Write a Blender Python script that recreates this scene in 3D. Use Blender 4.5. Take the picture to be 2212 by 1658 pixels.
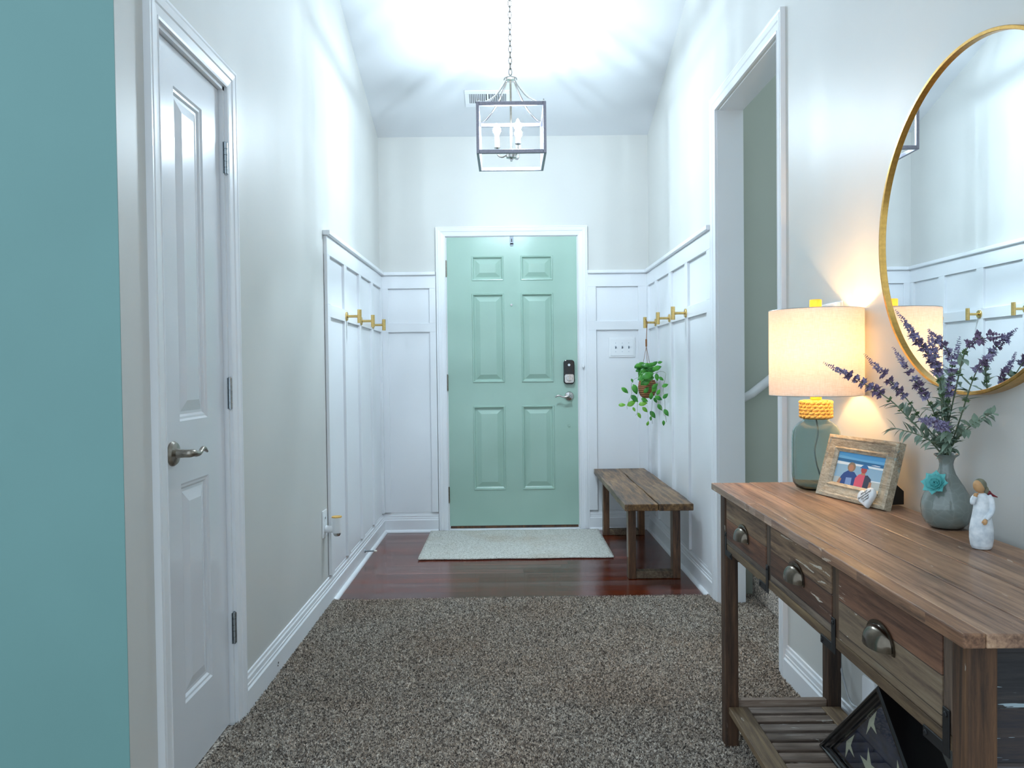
import bpy, bmesh, math, random
import numpy as np
from mathutils import Vector, Matrix, noise
random.seed(7)
for o in list(bpy.data.objects): bpy.data.objects.remove(o)
SC = bpy.context.scene
COL = SC.collection
PI = math.pi
# ------------------------------------------------------------------ camera
A = (0.99991154, -0.0063889, -0.01166609); B = (0.01179132, 0.01992815, 0.99973188); Cf = (0.0061547, 0.999781, -0.02000172)
cam_d = bpy.data.cameras.new('camera'); cam = bpy.data.objects.new('camera', cam_d); COL.objects.link(cam)
cam_d.sensor_width = 36.0; cam_d.lens = 36.0*1640.26/2212.0; cam_d.clip_start = 0.02
M = Matrix(((A[0], B[0], -Cf[0], 0), (A[1], B[1], -Cf[1], 0), (A[2], B[2], -Cf[2], 1.1423), (0, 0, 0, 1)))
cam.matrix_world = M
SC.camera = cam
# ------------------------------------------------------------------ world, light, exposure
SC.view_settings.view_transform = 'Standard'; SC.view_settings.look = 'None'
SC.view_settings.gamma = 1.0; SC.view_settings.exposure = 0.55; SC.view_settings.use_curve_mapping = False
W = bpy.data.worlds.new('world'); SC.world = W; W.use_nodes = True
W.node_tree.nodes['Background'].inputs[0].default_value = (0.72, 0.87, 1.0, 1)
W.node_tree.nodes['Background'].inputs[1].default_value = 1.02
def area(name, loc, target, sx, sy, power, col):
    d = bpy.data.lights.new(name, 'AREA'); d.shape = 'RECTANGLE'; d.size = sx; d.size_y = sy; d.energy = power; d.color = col
    o = bpy.data.objects.new(name, d); COL.objects.link(o); o.location = loc
    o.rotation_euler = (Vector(target)-Vector(loc)).to_track_quat('-Z', 'Y').to_euler(); return o
LANTERN_W = 74.0
LAMP_W = 29.0
# ------------------------------------------------------------------ node materials
def lin(c):
    if isinstance(c, str):
        c = tuple(int(c[i:i+2], 16)/255 for i in (0, 2, 4))
    return tuple((x/12.92 if x <= 0.04045 else ((x+0.055)/1.055)**2.4) for x in c[:3])+(1,)
class NT:
    def __init__(s, name):
        s.m = bpy.data.materials.new(name); s.m.use_nodes = True; s.t = s.m.node_tree; s.b = s.t.nodes['Principled BSDF']
        s.tc = s.n('ShaderNodeTexCoord')
    def n(s, kind, **kw):
        x = s.t.nodes.new(kind)
        for k, v in kw.items(): setattr(x, k, v)
        return x
    def l(s, a, b): s.t.links.new(a, b)
    def put(s, sock, v):
        if isinstance(v, bpy.types.NodeSocket): s.l(v, sock)
        else: sock.default_value = v
    def math(s, op, a, b=0.0, c=None):
        x = s.n('ShaderNodeMath', operation=op); s.put(x.inputs[0], a); s.put(x.inputs[1], b)
        if c is not None: s.put(x.inputs[2], c)
        return x.outputs[0]
    def vmath(s, op, a, b):
        x = s.n('ShaderNodeVectorMath', operation=op); s.put(x.inputs[0], a); s.put(x.inputs[1], b); return x.outputs[0]
    def mix(s, f, a, b, mode='MIX'):
        x = s.n('ShaderNodeMix', data_type='RGBA', blend_type=mode); s.put(x.inputs[0], f); s.put(x.inputs[6], a); s.put(x.inputs[7], b); return x.outputs[2]
    def ramp(s, f, stops):
        x = s.n('ShaderNodeValToRGB'); s.put(x.inputs[0], f); e = x.color_ramp.elements
        while len(e) < len(stops): e.new(0.5)
        for i, (p, c) in enumerate(stops): e[i].position = p; e[i].color = c if len(c) == 4 else lin(c)
        return x.outputs[0]
    def noise(s, vec, scale=5, detail=3, rough=0.5, dist=0.0):
        x = s.n('ShaderNodeTexNoise'); s.put(x.inputs['Vector'], vec); x.inputs['Scale'].default_value = scale
        x.inputs['Detail'].default_value = detail; x.inputs['Roughness'].default_value = rough; x.inputs['Distortion'].default_value = dist; return x.outputs[0]
    def bump(s, hgt, strength=0.3, dist=0.001):
        x = s.n('ShaderNodeBump'); s.put(x.inputs['Height'], hgt); x.inputs['Strength'].default_value = strength; x.inputs['Distance'].default_value = dist
        s.l(x.outputs[0], s.b.inputs['Normal'])
    def base(s, v, rough=0.5, metal=0.0, **kw):
        s.put(s.b.inputs['Base Color'], v if isinstance(v, bpy.types.NodeSocket) else lin(v)); s.put(s.b.inputs['Roughness'], rough); s.b.inputs['Metallic'].default_value = metal
        for k, x in kw.items(): s.put(s.b.inputs[k.replace('_', ' ')], x)
        return s
def paint(name, col, rough=0.5, bump=0.12, scale=300, var=0.04, coat=0.0):
    t = NT(name); o = t.tc.outputs['Object']
    n = t.noise(o, 3.0, 2); c = lin(col)
    a = tuple(x*(1-var) for x in c[:3])+(1,); b = tuple(min(1, x*(1+var)) for x in c[:3])+(1,)
    t.base(t.ramp(n, [(0.3, a), (0.7, b)]), rough)
    if bump: t.bump(t.noise(o, scale, 2), bump, 0.001)
    if coat: t.b.inputs['Coat Weight'].default_value = coat; t.b.inputs['Coat Roughness'].default_value = 0.12
    return t.m
def metal(name, col, rough=0.3, brushed=0.0):
    t = NT(name); n = t.noise(t.tc.outputs['Object'], 120, 3); c = lin(col)
    t.base(t.ramp(n, [(0.3, tuple(x*0.8 for x in c[:3])+(1,)), (0.7, c)]), rough, 1.0); t.bump(n, 0.05+brushed, 0.0005); return t.m
def wood(name, cols, along=1, band=0, bw=0.08, rough=0.6, gap=True, plank=None, tint=0.35, grain=70, scratch=None, bumpd=0.0012, coat=0.0, contrast=1.0, stretch=0.06, gapw=0.02, red=0.0):
    t = NT(name); o = t.tc.outputs['Object']
    sx = t.n('ShaderNodeSeparateXYZ'); t.l(o, sx.inputs[0]); cs = list(sx.outputs)
    oi = t.n('ShaderNodeObjectInfo'); rnd = oi.outputs['Random']
    bi = t.math('FLOOR', t.math('DIVIDE', cs[band], bw)); fr = t.math('FRACT', t.math('DIVIDE', cs[band], bw))
    key = t.math('ADD', t.math('MULTIPLY', bi, 3.17), t.math('MULTIPLY', rnd, 57.3))
    gm = t.math('LESS_THAN', fr, gapw)
    if plank:
        wn0 = t.n('ShaderNodeTexWhiteNoise', noise_dimensions='1D'); t.l(bi, wn0.inputs['W'])
        u = t.math('ADD', t.math('DIVIDE', cs[along], plank), t.math('MULTIPLY', wn0.outputs[0], 7.0))
        key = t.math('ADD', key, t.math('MULTIPLY', t.math('FLOOR', u), 11.9))
        gm = t.math('MAXIMUM', gm, t.math('LESS_THAN', t.math('FRACT', u), 0.003/plank))
    wn = t.n('ShaderNodeTexWhiteNoise', noise_dimensions='1D'); t.l(key, wn.inputs['W'])
    sc = [1.0, 1.0, 1.0]; sc[along] = stretch
    v = t.vmath('MULTIPLY', o, tuple(sc))
    off = t.vmath('SCALE', wn.outputs['Color'], (0, 0, 0)); off.node.inputs['Scale'].default_value = 9.0
    v = t.vmath('ADD', v, off)
    g = t.noise(v, grain*1.7, 9, 0.75, 0.25); p = t.noise(v, 10, 4, 0.6, 1.2)
    f = t.math('ADD', t.math('MULTIPLY', g, 0.55*contrast), t.math('MULTIPLY', p, 0.45*contrast))
    if contrast != 1.0: f = t.math('ADD', f, 0.5-0.5*contrast)
    col = t.ramp(f, [(0.28+0.44*i/(len(cols)-1), c) for i, c in enumerate(cols)])
    tv = t.math('ADD', t.math('MULTIPLY', wn.outputs['Value'], tint*2), 1.0-tint)
    hs = t.n('ShaderNodeHueSaturation'); t.l(col, hs.inputs['Color']); t.l(tv, hs.inputs['Value'])
    t.put(hs.inputs['Saturation'], t.math('ADD', t.math('MULTIPLY', t.math('FRACT', t.math('MULTIPLY', wn.outputs['Value'], 7.3)), tint*1.6), 1.0-tint*0.8)); col = hs.outputs[0]
    if red: col = t.mix(t.math('MULTIPLY', t.math('GREATER_THAN', t.math('FRACT', t.math('MULTIPLY', wn.outputs['Value'], 13.7)), 0.5), red), col, lin('c98a66'), 'MULTIPLY')
    hgt = g
    if scratch:
        s2 = [60.0, 60.0, 60.0]; s2[along] = 7.0
        sn = t.noise(t.vmath('ADD', t.vmath('MULTIPLY', o, tuple(s2)), off), 1.0, 4, 0.7, 0.6)
        sm = t.noise(o, 4.0, 2)
        m = t.math('MULTIPLY', t.math('GREATER_THAN', sn, scratch[0]), t.math('GREATER_THAN', sm, scratch[1]))
        col = t.mix(t.math('MULTIPLY', m, scratch[3]), col, lin(scratch[2]))
    if gap:
        col = t.mix(t.math('MULTIPLY', gm, 0.85), col, (0.006, 0.004, 0.003, 1)); hgt = t.math('SUBTRACT', g, t.math('MULTIPLY', gm, 1.5))
    t.base(col, rough)
    if coat: t.b.inputs['Coat Weight'].default_value = coat; t.b.inputs['Coat Roughness'].default_value = 0.05
    t.bump(hgt, 0.35, bumpd); return t.m

MAT = {}
MAT['wall'] = paint('wall_paint_greige', 'd0d0cc', 0.42, 0.10, 500, 0.02)
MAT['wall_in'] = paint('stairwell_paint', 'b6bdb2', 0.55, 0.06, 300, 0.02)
MAT['teal'] = paint('teal_wall_paint', '6e9997', 0.5, 0.08, 400, 0.03)
MAT['ceil'] = paint('ceiling_paint', 'dadde0', 0.7, 0.05, 200, 0.02)
MAT['trim'] = paint('white_trim_paint', 'e9ebee', 0.3, 0.03, 60, 0.015)
MAT['white_door'] = paint('white_door_enamel', 'dcdee2', 0.22, 0.05, 90, 0.02, 0.3)
MAT['nickel'] = metal('satin_nickel', 'a39b90', 0.28)
MAT['steel'] = metal('hinge_steel', 'a3abb0', 0.35)
MAT['brass'] = metal('brushed_brass', 'e0c07c', 0.3)
MAT['gold'] = metal('gold_mirror_frame', 'd7a95c', 0.28)
MAT['pewter'] = metal('aged_pewter', '6e655a', 0.2)
MAT['lantern'] = metal('lantern_pewter', '9896a0', 0.4)
MAT['blackmetal'] = NT('black_iron').base('1b1b1d', 0.5, 0.4).m
MAT['black'] = NT('matte_black').base('0b0b0c', 0.45).m
MAT['blackgloss'] = NT('black_lacquer').base('0d0d0f', 0.2).m
MAT['blackplastic'] = NT('black_plastic').base('0a0a0c', 0.12).m
MAT['chrome'] = metal('polished_nickel', 'c9c7c4', 0.15)
MAT['plastic'] = paint('white_plastic', 'eceef0', 0.35, 0, 1, 0.01)
MAT['greyplastic'] = paint('grey_plastic', '8a96a2', 0.4, 0, 1, 0.01)
MAT['rubber'] = paint('white_rubber', 'e8e2d6', 0.6, 0, 1, 0.01)
MAT['cordm'] = paint('grey_cord', 'a8adb0', 0.4, 0, 1, 0.01)
MAT['amber'] = NT('amber_wood_finial').base('f2b43a', 0.4, Subsurface_Weight=0.3).m
def front_door_mat():
    t = NT('sage_green_door_paint'); o = t.tc.outputs['Object']
    g = t.noise(t.vmath('MULTIPLY', o, (90, 90, 6)), 1.0, 4, 0.6, 0.5)
    t.base(t.ramp(t.noise(o, 2.5, 2), [(0.3, '9cbbac'), (0.7, 'a5c3b5')]), 0.3); t.bump(g, 0.25, 0.001)
    t.b.inputs['Coat Weight'].default_value = 0.25; t.b.inputs['Coat Roughness'].default_value = 0.2; return t.m
MAT['green'] = front_door_mat()
MAT['hardwood'] = wood('cherry_hardwood', ['3a1a14', '562820', '6e382b', '854a3a'], 0, 1, 0.088, 0.17, True, 1.15, 0.26, 40, None, 0.0010, 0.12, 1.2, 0.05, 0.075)
MAT['bench'] = wood('rustic_bench_wood', ['20140d', '523a26', '82623f', 'a08363'], 1, 0, 0.5, 0.5, False, None, 0.12, 30, None, 0.0015, 0.15, 1.7, 0.09)
MAT['benchleg'] = wood('bench_leg_wood', ['1b0f09', '3d2413', '6b4523', '8a6136'], 2, 0, 0.5, 0.45, False, None, 0.2, 45, None, 0.001, 0.2, 1.25, 0.09)
TOPC = ['3b2a1f', '6f5342', '90705a', 'a9876b', 'b89a82']
MAT['top'] = wood('reclaimed_table_top', TOPC, 1, 0, 0.4, 0.42, False, None, 0.16, 60, (0.66, 0.5, 'd8c8b4', 0.5), 0.0012, 0.15, 1.5, 0.05, 0.02, 0.15)
RC = ['1d1511', '43342b', '6b5a4c', '85735f', '8c8474']
MAT['recl'] = wood('reclaimed_apron_wood', RC, 1, 2, 0.058, 0.6, True, None, 0.33, 55, (0.63, 0.5, 'd9d3c4', 0.6), 0.002, 0, 1.3, 0.06, 0.025, 0.8)
MAT['rail'] = wood('reclaimed_rail_wood', ['2a1e15', '5a4837', '7d6a52', '988564'], 1, 0, 0.9, 0.6, False, None, 0.2, 55, (0.66, 0.5, 'd9d3c4', 0.5), 0.002, 0, 1.3, 0.06)
MAT['leg'] = wood('reclaimed_leg_wood', ['170f0b', '37281d', '5f4733', '86694c'], 2, 1, 0.9, 0.6, False, None, 0.3, 50, (0.68, 0.5, 'cfcabd', 0.4), 0.0016, 0, 1.3, 0.06, 0.02, 0.3)
MAT['slat'] = wood('reclaimed_slat_wood', ['2c221c', '5e4f44', '857467', 'a4978a'], 0, 1, 0.9, 0.65, False, None, 0.25, 55, (0.66, 0.45, 'd9d6cc', 0.5), 0.002, 0, 1.3, 0.06)
MAT['sidep'] = wood('weathered_blue_black_plank', ['0e0e11', '26242a', '3a3230', '5b5a5e'], 0, 2, 0.075, 0.5, True, None, 0.4, 60, (0.6, 0.42, 'a9bdc6', 0.8), 0.002, 0, 1.3, 0.06)
MAT['framew'] = wood('driftwood_frame', ['6b5f52', 'a3937c', 'c9bda6', 'dcd8ca'], 1, 2, 0.9, 0.55, False, None, 0.1, 120, (0.62, 0.5, '8fa5a3', 0.7), 0.001, 0, 1.4, 0.08)
def mat_carpet():
    t = NT('speckled_carpet'); o = t.tc.outputs['Object']
    v = t.n('ShaderNodeTexVoronoi'); v.inputs['Scale'].default_value = 190; t.l(o, v.inputs['Vector'])
    sx = t.n('ShaderNodeSeparateColor'); t.l(v.outputs['Color'], sx.inputs[0])
    c = t.ramp(sx.outputs[0], [(0.0, '302a26'), (0.20, '675d54'), (0.40, '9b8f83'), (0.62, 'c6baab'), (0.82, 'efe6d9'), (1.0, '8a847d')])
    big = t.noise(o, 2.2, 3, 0.6)
    c = t.mix(t.ramp(big, [(0.35, (0, 0, 0, 1)), (0.75, (0.5, 0.5, 0.5, 1))]), c, lin('dcc4ae'), 'MULTIPLY')
    t.base(c, 0.95); t.b.inputs['Sheen Weight'].default_value = 0.2
    return t.m
MAT['carpet'] = mat_carpet()
def mat_rug():
    t = NT('cream_woven_mat'); o = t.tc.outputs['Object']
    v = t.n('ShaderNodeTexVoronoi'); v.inputs['Scale'].default_value = 210; t.l(o, v.inputs['Vector'])
    sx = t.n('ShaderNodeSeparateColor'); t.l(v.outputs['Color'], sx.inputs[0])
    c = t.ramp(sx.outputs[0], [(0.0, '96938a'), (0.2, 'bcbab0'), (0.6, 'cfcdc5'), (1.0, 'dddcd6')])
    st = t.ramp(t.noise(o, 3.1, 3), [(0.5, (1, 1, 1, 1)), (0.8, 'ece0d4')])
    t.base(t.mix(1.0, c, st, 'MULTIPLY'), 0.95); t.bump(v.outputs['Distance'], 0.8, 0.003); return t.m
MAT['rug'] = mat_rug()
def mat_glass(name, col, rough=0.02, shadow_ior=1.45):
    t = NT(name); t.base(col, rough); t.b.inputs['Transmission Weight'].default_value = 1.0; t.b.inputs['IOR'].default_value = shadow_ior; return t.m
MAT['jar'] = mat_glass('sea_glass', 'cddbd8', 0.02, 1.2)
MAT['clear'] = mat_glass('clear_glass', 'f2f6f8', 0.02, 1.3)
t = NT('mirror_silver'); t.base('f4f8fa', 0.0, 1.0); MAT['mirror'] = t.m
def mat_shade():
    t = NT('linen_lamp_shade'); o = t.tc.outputs['Object']
    wv = t.noise(t.vmath('MULTIPLY', o, (60, 60, 900)), 1.0, 3); wh = t.noise(t.vmath('MULTIPLY', o, (900, 900, 60)), 1.0, 3)
    w = t.math('MULTIPLY', t.math('ADD', wv, wh), 0.5)
    col = t.ramp(w, [(0.35, 'eadfd2'), (0.65, 'fbf5ee')])
    d = t.n('ShaderNodeBsdfDiffuse'); tr = t.n('ShaderNodeBsdfTranslucent'); t.l(col, d.inputs[0]); t.l(col, tr.inputs[0])
    mx = t.n('ShaderNodeMixShader'); mx.inputs[0].default_value = 0.27; t.l(d.outputs[0], mx.inputs[1]); t.l(tr.outputs[0], mx.inputs[2])
    t.l(mx.outputs[0], t.t.nodes['Material Output'].inputs[0]); return t.m
MAT['shade'] = mat_shade()
def emis(name, col, s):
    t = NT(name); t.base(col, 0.4); t.b.inputs['Emission Color'].default_value = lin(col); t.b.inputs['Emission Strength'].default_value = s; return t.m
MAT['bulb'] = emis('lit_lantern_bulb', 'eef6ff', 60)
MAT['lampbulb'] = emis('lit_warm_bulb', 'ffd79a', 20)
def mat_rope():
    t = NT('seagrass_rope'); o = t.tc.outputs['Object']
    n = t.noise(t.vmath('MULTIPLY', o, (200, 200, 500)), 1.0, 3)
    t.base(t.ramp(n, [(0.3, 'b98a3c'), (0.55, 'e3b662'), (0.75, 'f5d692')]), 0.7); t.bump(n, 0.6, 0.001); return t.m
MAT['rope'] = mat_rope()
def mat_ceramic():
    t = NT('crackle_grey_ceramic'); o = t.tc.outputs['Object']
    v = t.n('ShaderNodeTexVoronoi', feature='DISTANCE_TO_EDGE'); v.inputs['Scale'].default_value = 48; t.l(o, v.inputs['Vector'])
    e = t.ramp(v.outputs[0], [(0.0, '838c87'), (0.05, '7c8580'), (0.2, '78817c')])
    t.base(t.mix(t.math('MULTIPLY', t.noise(o, 12, 3), 0.5), e, lin('6b7672')), 0.12); t.b.inputs['Coat Weight'].default_value = 0.6; t.b.inputs['Coat Roughness'].default_value = 0.04
    t.bump(t.math('MINIMUM', v.outputs[0], 0.25), 0.14, 0.006); return t.m
MAT['ceramic'] = mat_ceramic()
MAT['aqua'] = NT('aqua_glazed_ceramic').base('78cac9', 0.12, 0.0, Coat_Weight=0.5).m
def speck(name, c0, c1, rough=0.6, scale=40, sss=0):
    t = NT(name); t.base(t.ramp(t.noise(t.tc.outputs['Object'], scale, 3), [(0.35, c0), (0.65, c1)]), rough)
    if sss: t.b.inputs['Subsurface Weight'].default_value = sss
    return t.m
MAT['dress'] = speck('carved_white_resin', 'bfc8cf', 'e6ebee', 0.6, 60)
MAT['skin'] = speck('figurine_skin', 'b98c5e', 'c99e70', 0.6, 60)
MAT['hair'] = speck('figurine_hair', '6b6a58', '85836c', 0.6, 90)
MAT['darkred'] = speck('dark_red_paint', '6d1420', '8d1f2c', 0.5, 60)
MAT['leafg'] = speck('sage_leaf', '6f8474', '93a692', 0.7, 30)
MAT['stemg'] = speck('grey_green_stem', '5b6a52', '7a876c', 0.7, 30)
MAT['lav'] = speck('lavender_blossom', '766d90', 'b0a9c6', 0.8, 160)
MAT['lav2'] = speck('dusky_plum_blossom', '66546f', '8f7b98', 0.8, 160)
MAT['bud'] = speck('green_calyx', '48663f', '6c8a58', 0.8, 160)
MAT['plant'] = speck('glossy_green_leaf', '1f6b22', '4c9a2c', 0.3, 14)
MAT['plantlight'] = speck('young_green_leaf', '5b9a25', '7fb53a', 0.35, 14)
MAT['vine'] = speck('vine_stem', '6d7a58', '8a8f6a', 0.6, 40)
MAT['twine'] = speck('brown_twine', '7a5134', 'a0714c', 0.8, 200)
def mat_basket():
    t = NT('woven_rattan'); o = t.tc.outputs['Object']
    wv = t.n('ShaderNodeTexWave', bands_direction='Z'); wv.inputs['Scale'].default_value = 26; wv.inputs['Distortion'].default_value = 2.5; wv.inputs['Detail'].default_value = 2; t.l(o, wv.inputs['Vector'])
    t.base(t.ramp(wv.outputs[1], [(0.0, '5b3520'), (0.5, '9c6238'), (1.0, 'bd8352')]), 0.6); t.bump(wv.outputs[1], 0.8, 0.004); return t.m
MAT['basket'] = mat_basket()
MAT['flagblue'] = speck('navy_flag_cloth', '1c2338', '2d3550', 0.85, 30)
MAT['star'] = paint('cream_star_cloth', 'd9d6b8', 0.8, 0, 1, 0.01)
MAT['stone'] = paint('white_glazed_stone', 'e9eef0', 0.15, 0, 1, 0.01)
MAT['ink'] = NT('black_ink').base('101012', 0.6).m
for k, c in dict(p_sky='4f9fd6', p_sky2='6db3df', p_sea='2c6d9e', p_foam='e6f0f6', p_wet='8fb6d2', p_sand='b5c2c4', p_blue='2b4a8c', p_blueprint='7f9ed0', p_pink='d85a72', p_navy='3b3f55', p_skin='b58266', p_blonde='8f7a63', p_cap='2f6fae', p_red='b04a4a').items():
    MAT[k] = speck('print_'+k[2:], c, c, 0.25, 5)
MAT['white_board'] = paint('white_card', 'eceeec', 0.6, 0, 1, 0.01)
# ------------------------------------------------------------------ mesh builder
class MB:
    def __init__(s, xf=None): s.v = []; s.f = []; s.m = []; s.xf = xf; s.mi = 0
    def add(s, vs, fs):
        b = len(s.v)
        for p in vs: s.v.append(tuple(s.xf(p)) if s.xf else tuple(p))
        for f in fs: s.f.append(tuple(b+i for i in f)); s.m.append(s.mi)
    def hexa(s, p): s.add(p, [(0, 3, 2, 1), (4, 5, 6, 7), (0, 1, 5, 4), (1, 2, 6, 5), (2, 3, 7, 6), (3, 0, 4, 7)])
    def box(s, x0, x1, y0, y1, z0, z1):
        s.hexa([(x0, y0, z0), (x1, y0, z0), (x1, y1, z0), (x0, y1, z0), (x0, y0, z1), (x1, y0, z1), (x1, y1, z1), (x0, y1, z1)])
    def tube(s, pts, r, n=8, caps=True):
        pts = [Vector(p) for p in pts]; rs = r if isinstance(r, (list, tuple)) else [r]*len(pts)
        vs = []; up = None
        for i, p in enumerate(pts):
            d = (pts[min(i+1, len(pts)-1)]-pts[max(i-1, 0)])
            d = d.normalized() if d.length > 1e-9 else Vector((0, 0, 1))
            if up is None: up = Vector((0, 0, 1)) if abs(d.z) < 0.9 else Vector((1, 0, 0))
            a = d.cross(up)
            if a.length < 1e-6: a = d.cross(Vector((0.3, 0.9, 0.1)))
            a.normalize(); b = d.cross(a).normalized(); up = a.cross(d).normalized()
            for k in range(n):
                t = 2*PI*k/n; vs.append(p+(a*math.cos(t)+b*math.sin(t))*rs[i])
        fs = []
        for i in range(len(pts)-1):
            for k in range(n):
                q = (k+1) % n; fs.append((i*n+k, i*n+q, (i+1)*n+q, (i+1)*n+k))
        if caps: fs.append(tuple(range(n))[::-1]); fs.append(tuple((len(pts)-1)*n+k for k in range(n)))
        s.add(vs, fs)
    def lathe(s, prof, c=(0, 0, 0), n=32, sx=1.0, sy=1.0, closed=False):
        vs = []; fs = []
        for (r, z) in prof:
            for k in range(n):
                t = 2*PI*k/n; vs.append((c[0]+r*math.cos(t)*sx, c[1]+r*math.sin(t)*sy, c[2]+z))
        m = len(prof)
        for i in range(m-1 if not closed else m):
            j = (i+1) % m
            for k in range(n):
                q = (k+1) % n; fs.append((i*n+k, i*n+q, j*n+q, j*n+k))
        if not closed:
            if prof[0][0] > 1e-6: fs.append(tuple(range(n))[::-1])
            if prof[-1][0] > 1e-6: fs.append(tuple((m-1)*n+k for k in range(n)))
        s.add(vs, fs)
    def ellipsoid(s, c, r, n=12, m=8, rot=None):
        vs = []; fs = []
        for i in range(m+1):
            a = PI*i/m
            for k in range(n):
                t = 2*PI*k/n; p = Vector((r[0]*math.sin(a)*math.cos(t), r[1]*math.sin(a)*math.sin(t), r[2]*math.cos(a)))
                if rot: p = rot @ p
                vs.append(p+Vector(c))
        for i in range(m):
            for k in range(n):
                q = (k+1) % n; fs.append((i*n+k, (i+1)*n+k, (i+1)*n+q, i*n+q))
        s.add(vs, fs)
    def prism(s, poly, d0, d1, mp):   # polygon (a,b) extruded along c, mapped by mp(a,b,c)
        n = len(poly); vs = [mp(a, b, d0) for a, b in poly]+[mp(a, b, d1) for a, b in poly]
        fs = [tuple(range(n))[::-1], tuple(range(n, 2*n))]+[(i, (i+1) % n, n+(i+1) % n, n+i) for i in range(n)]
        s.add(vs, fs)
    def build(s, name, mats, parent=None, loc=None, rot=None, bevel=0, smooth=False, seg=2, clean=False):
        me = bpy.data.meshes.new(name); me.from_pydata(s.v, [], s.f)
        mats = mats if isinstance(mats, (list, tuple)) else [mats]
        for m in mats: me.materials.append(MAT[m])
        if len(mats) > 1: me.polygons.foreach_set('material_index', s.m)
        bm = bmesh.new(); bm.from_mesh(me)
        if clean: bmesh.ops.remove_doubles(bm, verts=bm.verts, dist=1e-5)
        bmesh.ops.recalc_face_normals(bm, faces=bm.faces); bm.to_mesh(me); bm.free()
        if smooth: me.polygons.foreach_set('use_smooth', [True]*len(me.polygons)); me.set_sharp_from_angle(angle=math.radians(smooth if smooth is not True else 40))
        o = bpy.data.objects.new(name, me); COL.objects.link(o)
        if parent: o.parent = parent
        if loc: o.location = loc
        if rot: o.rotation_euler = rot
        if bevel:
            b = o.modifiers.new('bevel', 'BEVEL'); b.width = bevel; b.segments = seg; b.limit_method = 'ANGLE'; b.angle_limit = math.radians(40)
        return o
def tag(o, label=None, cat=None, group=None, kind=None):
    if label: o['label'] = label
    if cat: o['category'] = cat
    if group: o['group'] = group
    if kind: o['kind'] = kind
    return o
def thing(name, label, cat, loc=(0, 0, 0), rz=0.0, group=None, kind=None):
    o = bpy.data.objects.new(name, None); COL.objects.link(o); o.location = loc; o.rotation_euler = (0, 0, rz); o.empty_display_size = 0.05
    return tag(o, label, cat, group, kind)
def struct(name, mb, mats, parent=None, **kw):
    o = mb.build(name, mats, parent, **kw)
    if not parent: o['kind'] = 'structure'
    return o
def light_point(name, loc, power, col, rad, parent=None):
    d = bpy.data.lights.new(name, 'POINT'); d.energy = power; d.color = col; d.shadow_soft_size = rad
    o = bpy.data.objects.new(name, d); COL.objects.link(o); o.location = loc
    if parent: o.parent = parent
    return o
def bez(pts, n=10):   # catmull-rom through pts
    P = [Vector(p) for p in pts]; P = [P[0]*2-P[1]]+P+[P[-1]*2-P[-2]]; out = []
    for i in range(1, len(P)-2):
        for k in range(n):
            t = k/n; a, b, c, d = P[i-1:i+3]
            out.append(0.5*((2*b)+(c-a)*t+(2*a-5*b+4*c-d)*t*t+(-a+3*b-3*c+d)*t**3))
    out.append(P[-2]); return out
# ------------------------------------------------------------------ the setting
XL, XR, D = -0.888, 1.004, 5.352
def ctop(y): return 2.770+0.332*(D-y)
CW = 3.7   # height the side walls stop at where the vault has risen out of view
def wseg(mb, x0, x1, y0, y1, z0, z1=None):
    if z1 is None: t0, t1 = ctop(y0), ctop(y1)
    else: t0 = t1 = z1
    mb.hexa([(x0, y0, z0), (x1, y0, z0), (x1, y1, z0), (x0, y1, z0), (x0, y0, t0), (x1, y0, t0), (x1, y1, t1), (x0, y1, t1)])
m = MB(); CY0, CY1, CZ = 1.960, 2.432, 2.045
wseg(m, -1.0, XL, 1.756, CY0, 0); wseg(m, -1.0, XL, CY0, CY1, CZ); wseg(m, -1.0, XL, CY1, D+0.1, 0)
struct('wall_left', m, 'wall')
m = MB(); m.box(-4.2, -1.0, 1.754, 1.86, 0, 3.96); m.box(-1.0, XL-0.0005, 1.754, 1.7558, 0, 3.94)
struct('wall_front_left', m, 'teal')
m = MB(); SY0, SY1, SZ = 2.787, 3.607, 2.353
wseg(m, XR, 1.128, -0.6, SY0, 0); wseg(m, XR, 1.128, SY0, SY1, SZ); wseg(m, XR, 1.128, SY1, D+0.1, 0)
struct('wall_right', m, 'wall')
FD0, FD1, FDZ = -0.421, 0.502, 2.074
m = MB(); m.box(XL, FD0, D, D+0.12, 0, 2.77); m.box(FD1, XR, D, D+0.12, 0, 2.77); m.box(FD0, FD1, D, D+0.12, FDZ, 2.77)
struct('wall_back', m, 'wall')
m = MB(); y0, y1 = D+0.12, 0.2
m.hexa([(-1.0, y1, ctop(y1)), (1.128, y1, ctop(y1)), (1.128, y0, ctop(y0)), (-1.0, y0, ctop(y0)), (-1.0, y1, ctop(y1)+.08), (1.128, y1, ctop(y1)+.08), (1.128, y0, ctop(y0)+.08), (-1.0, y0, ctop(y0)+.08)])
struct('ceiling', m, 'ceil')
m = MB(); m.box(-4.2, 3.2, -2.5, D+0.12, -0.06, -0.0); struct('floor', m, 'hardwood')
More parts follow.
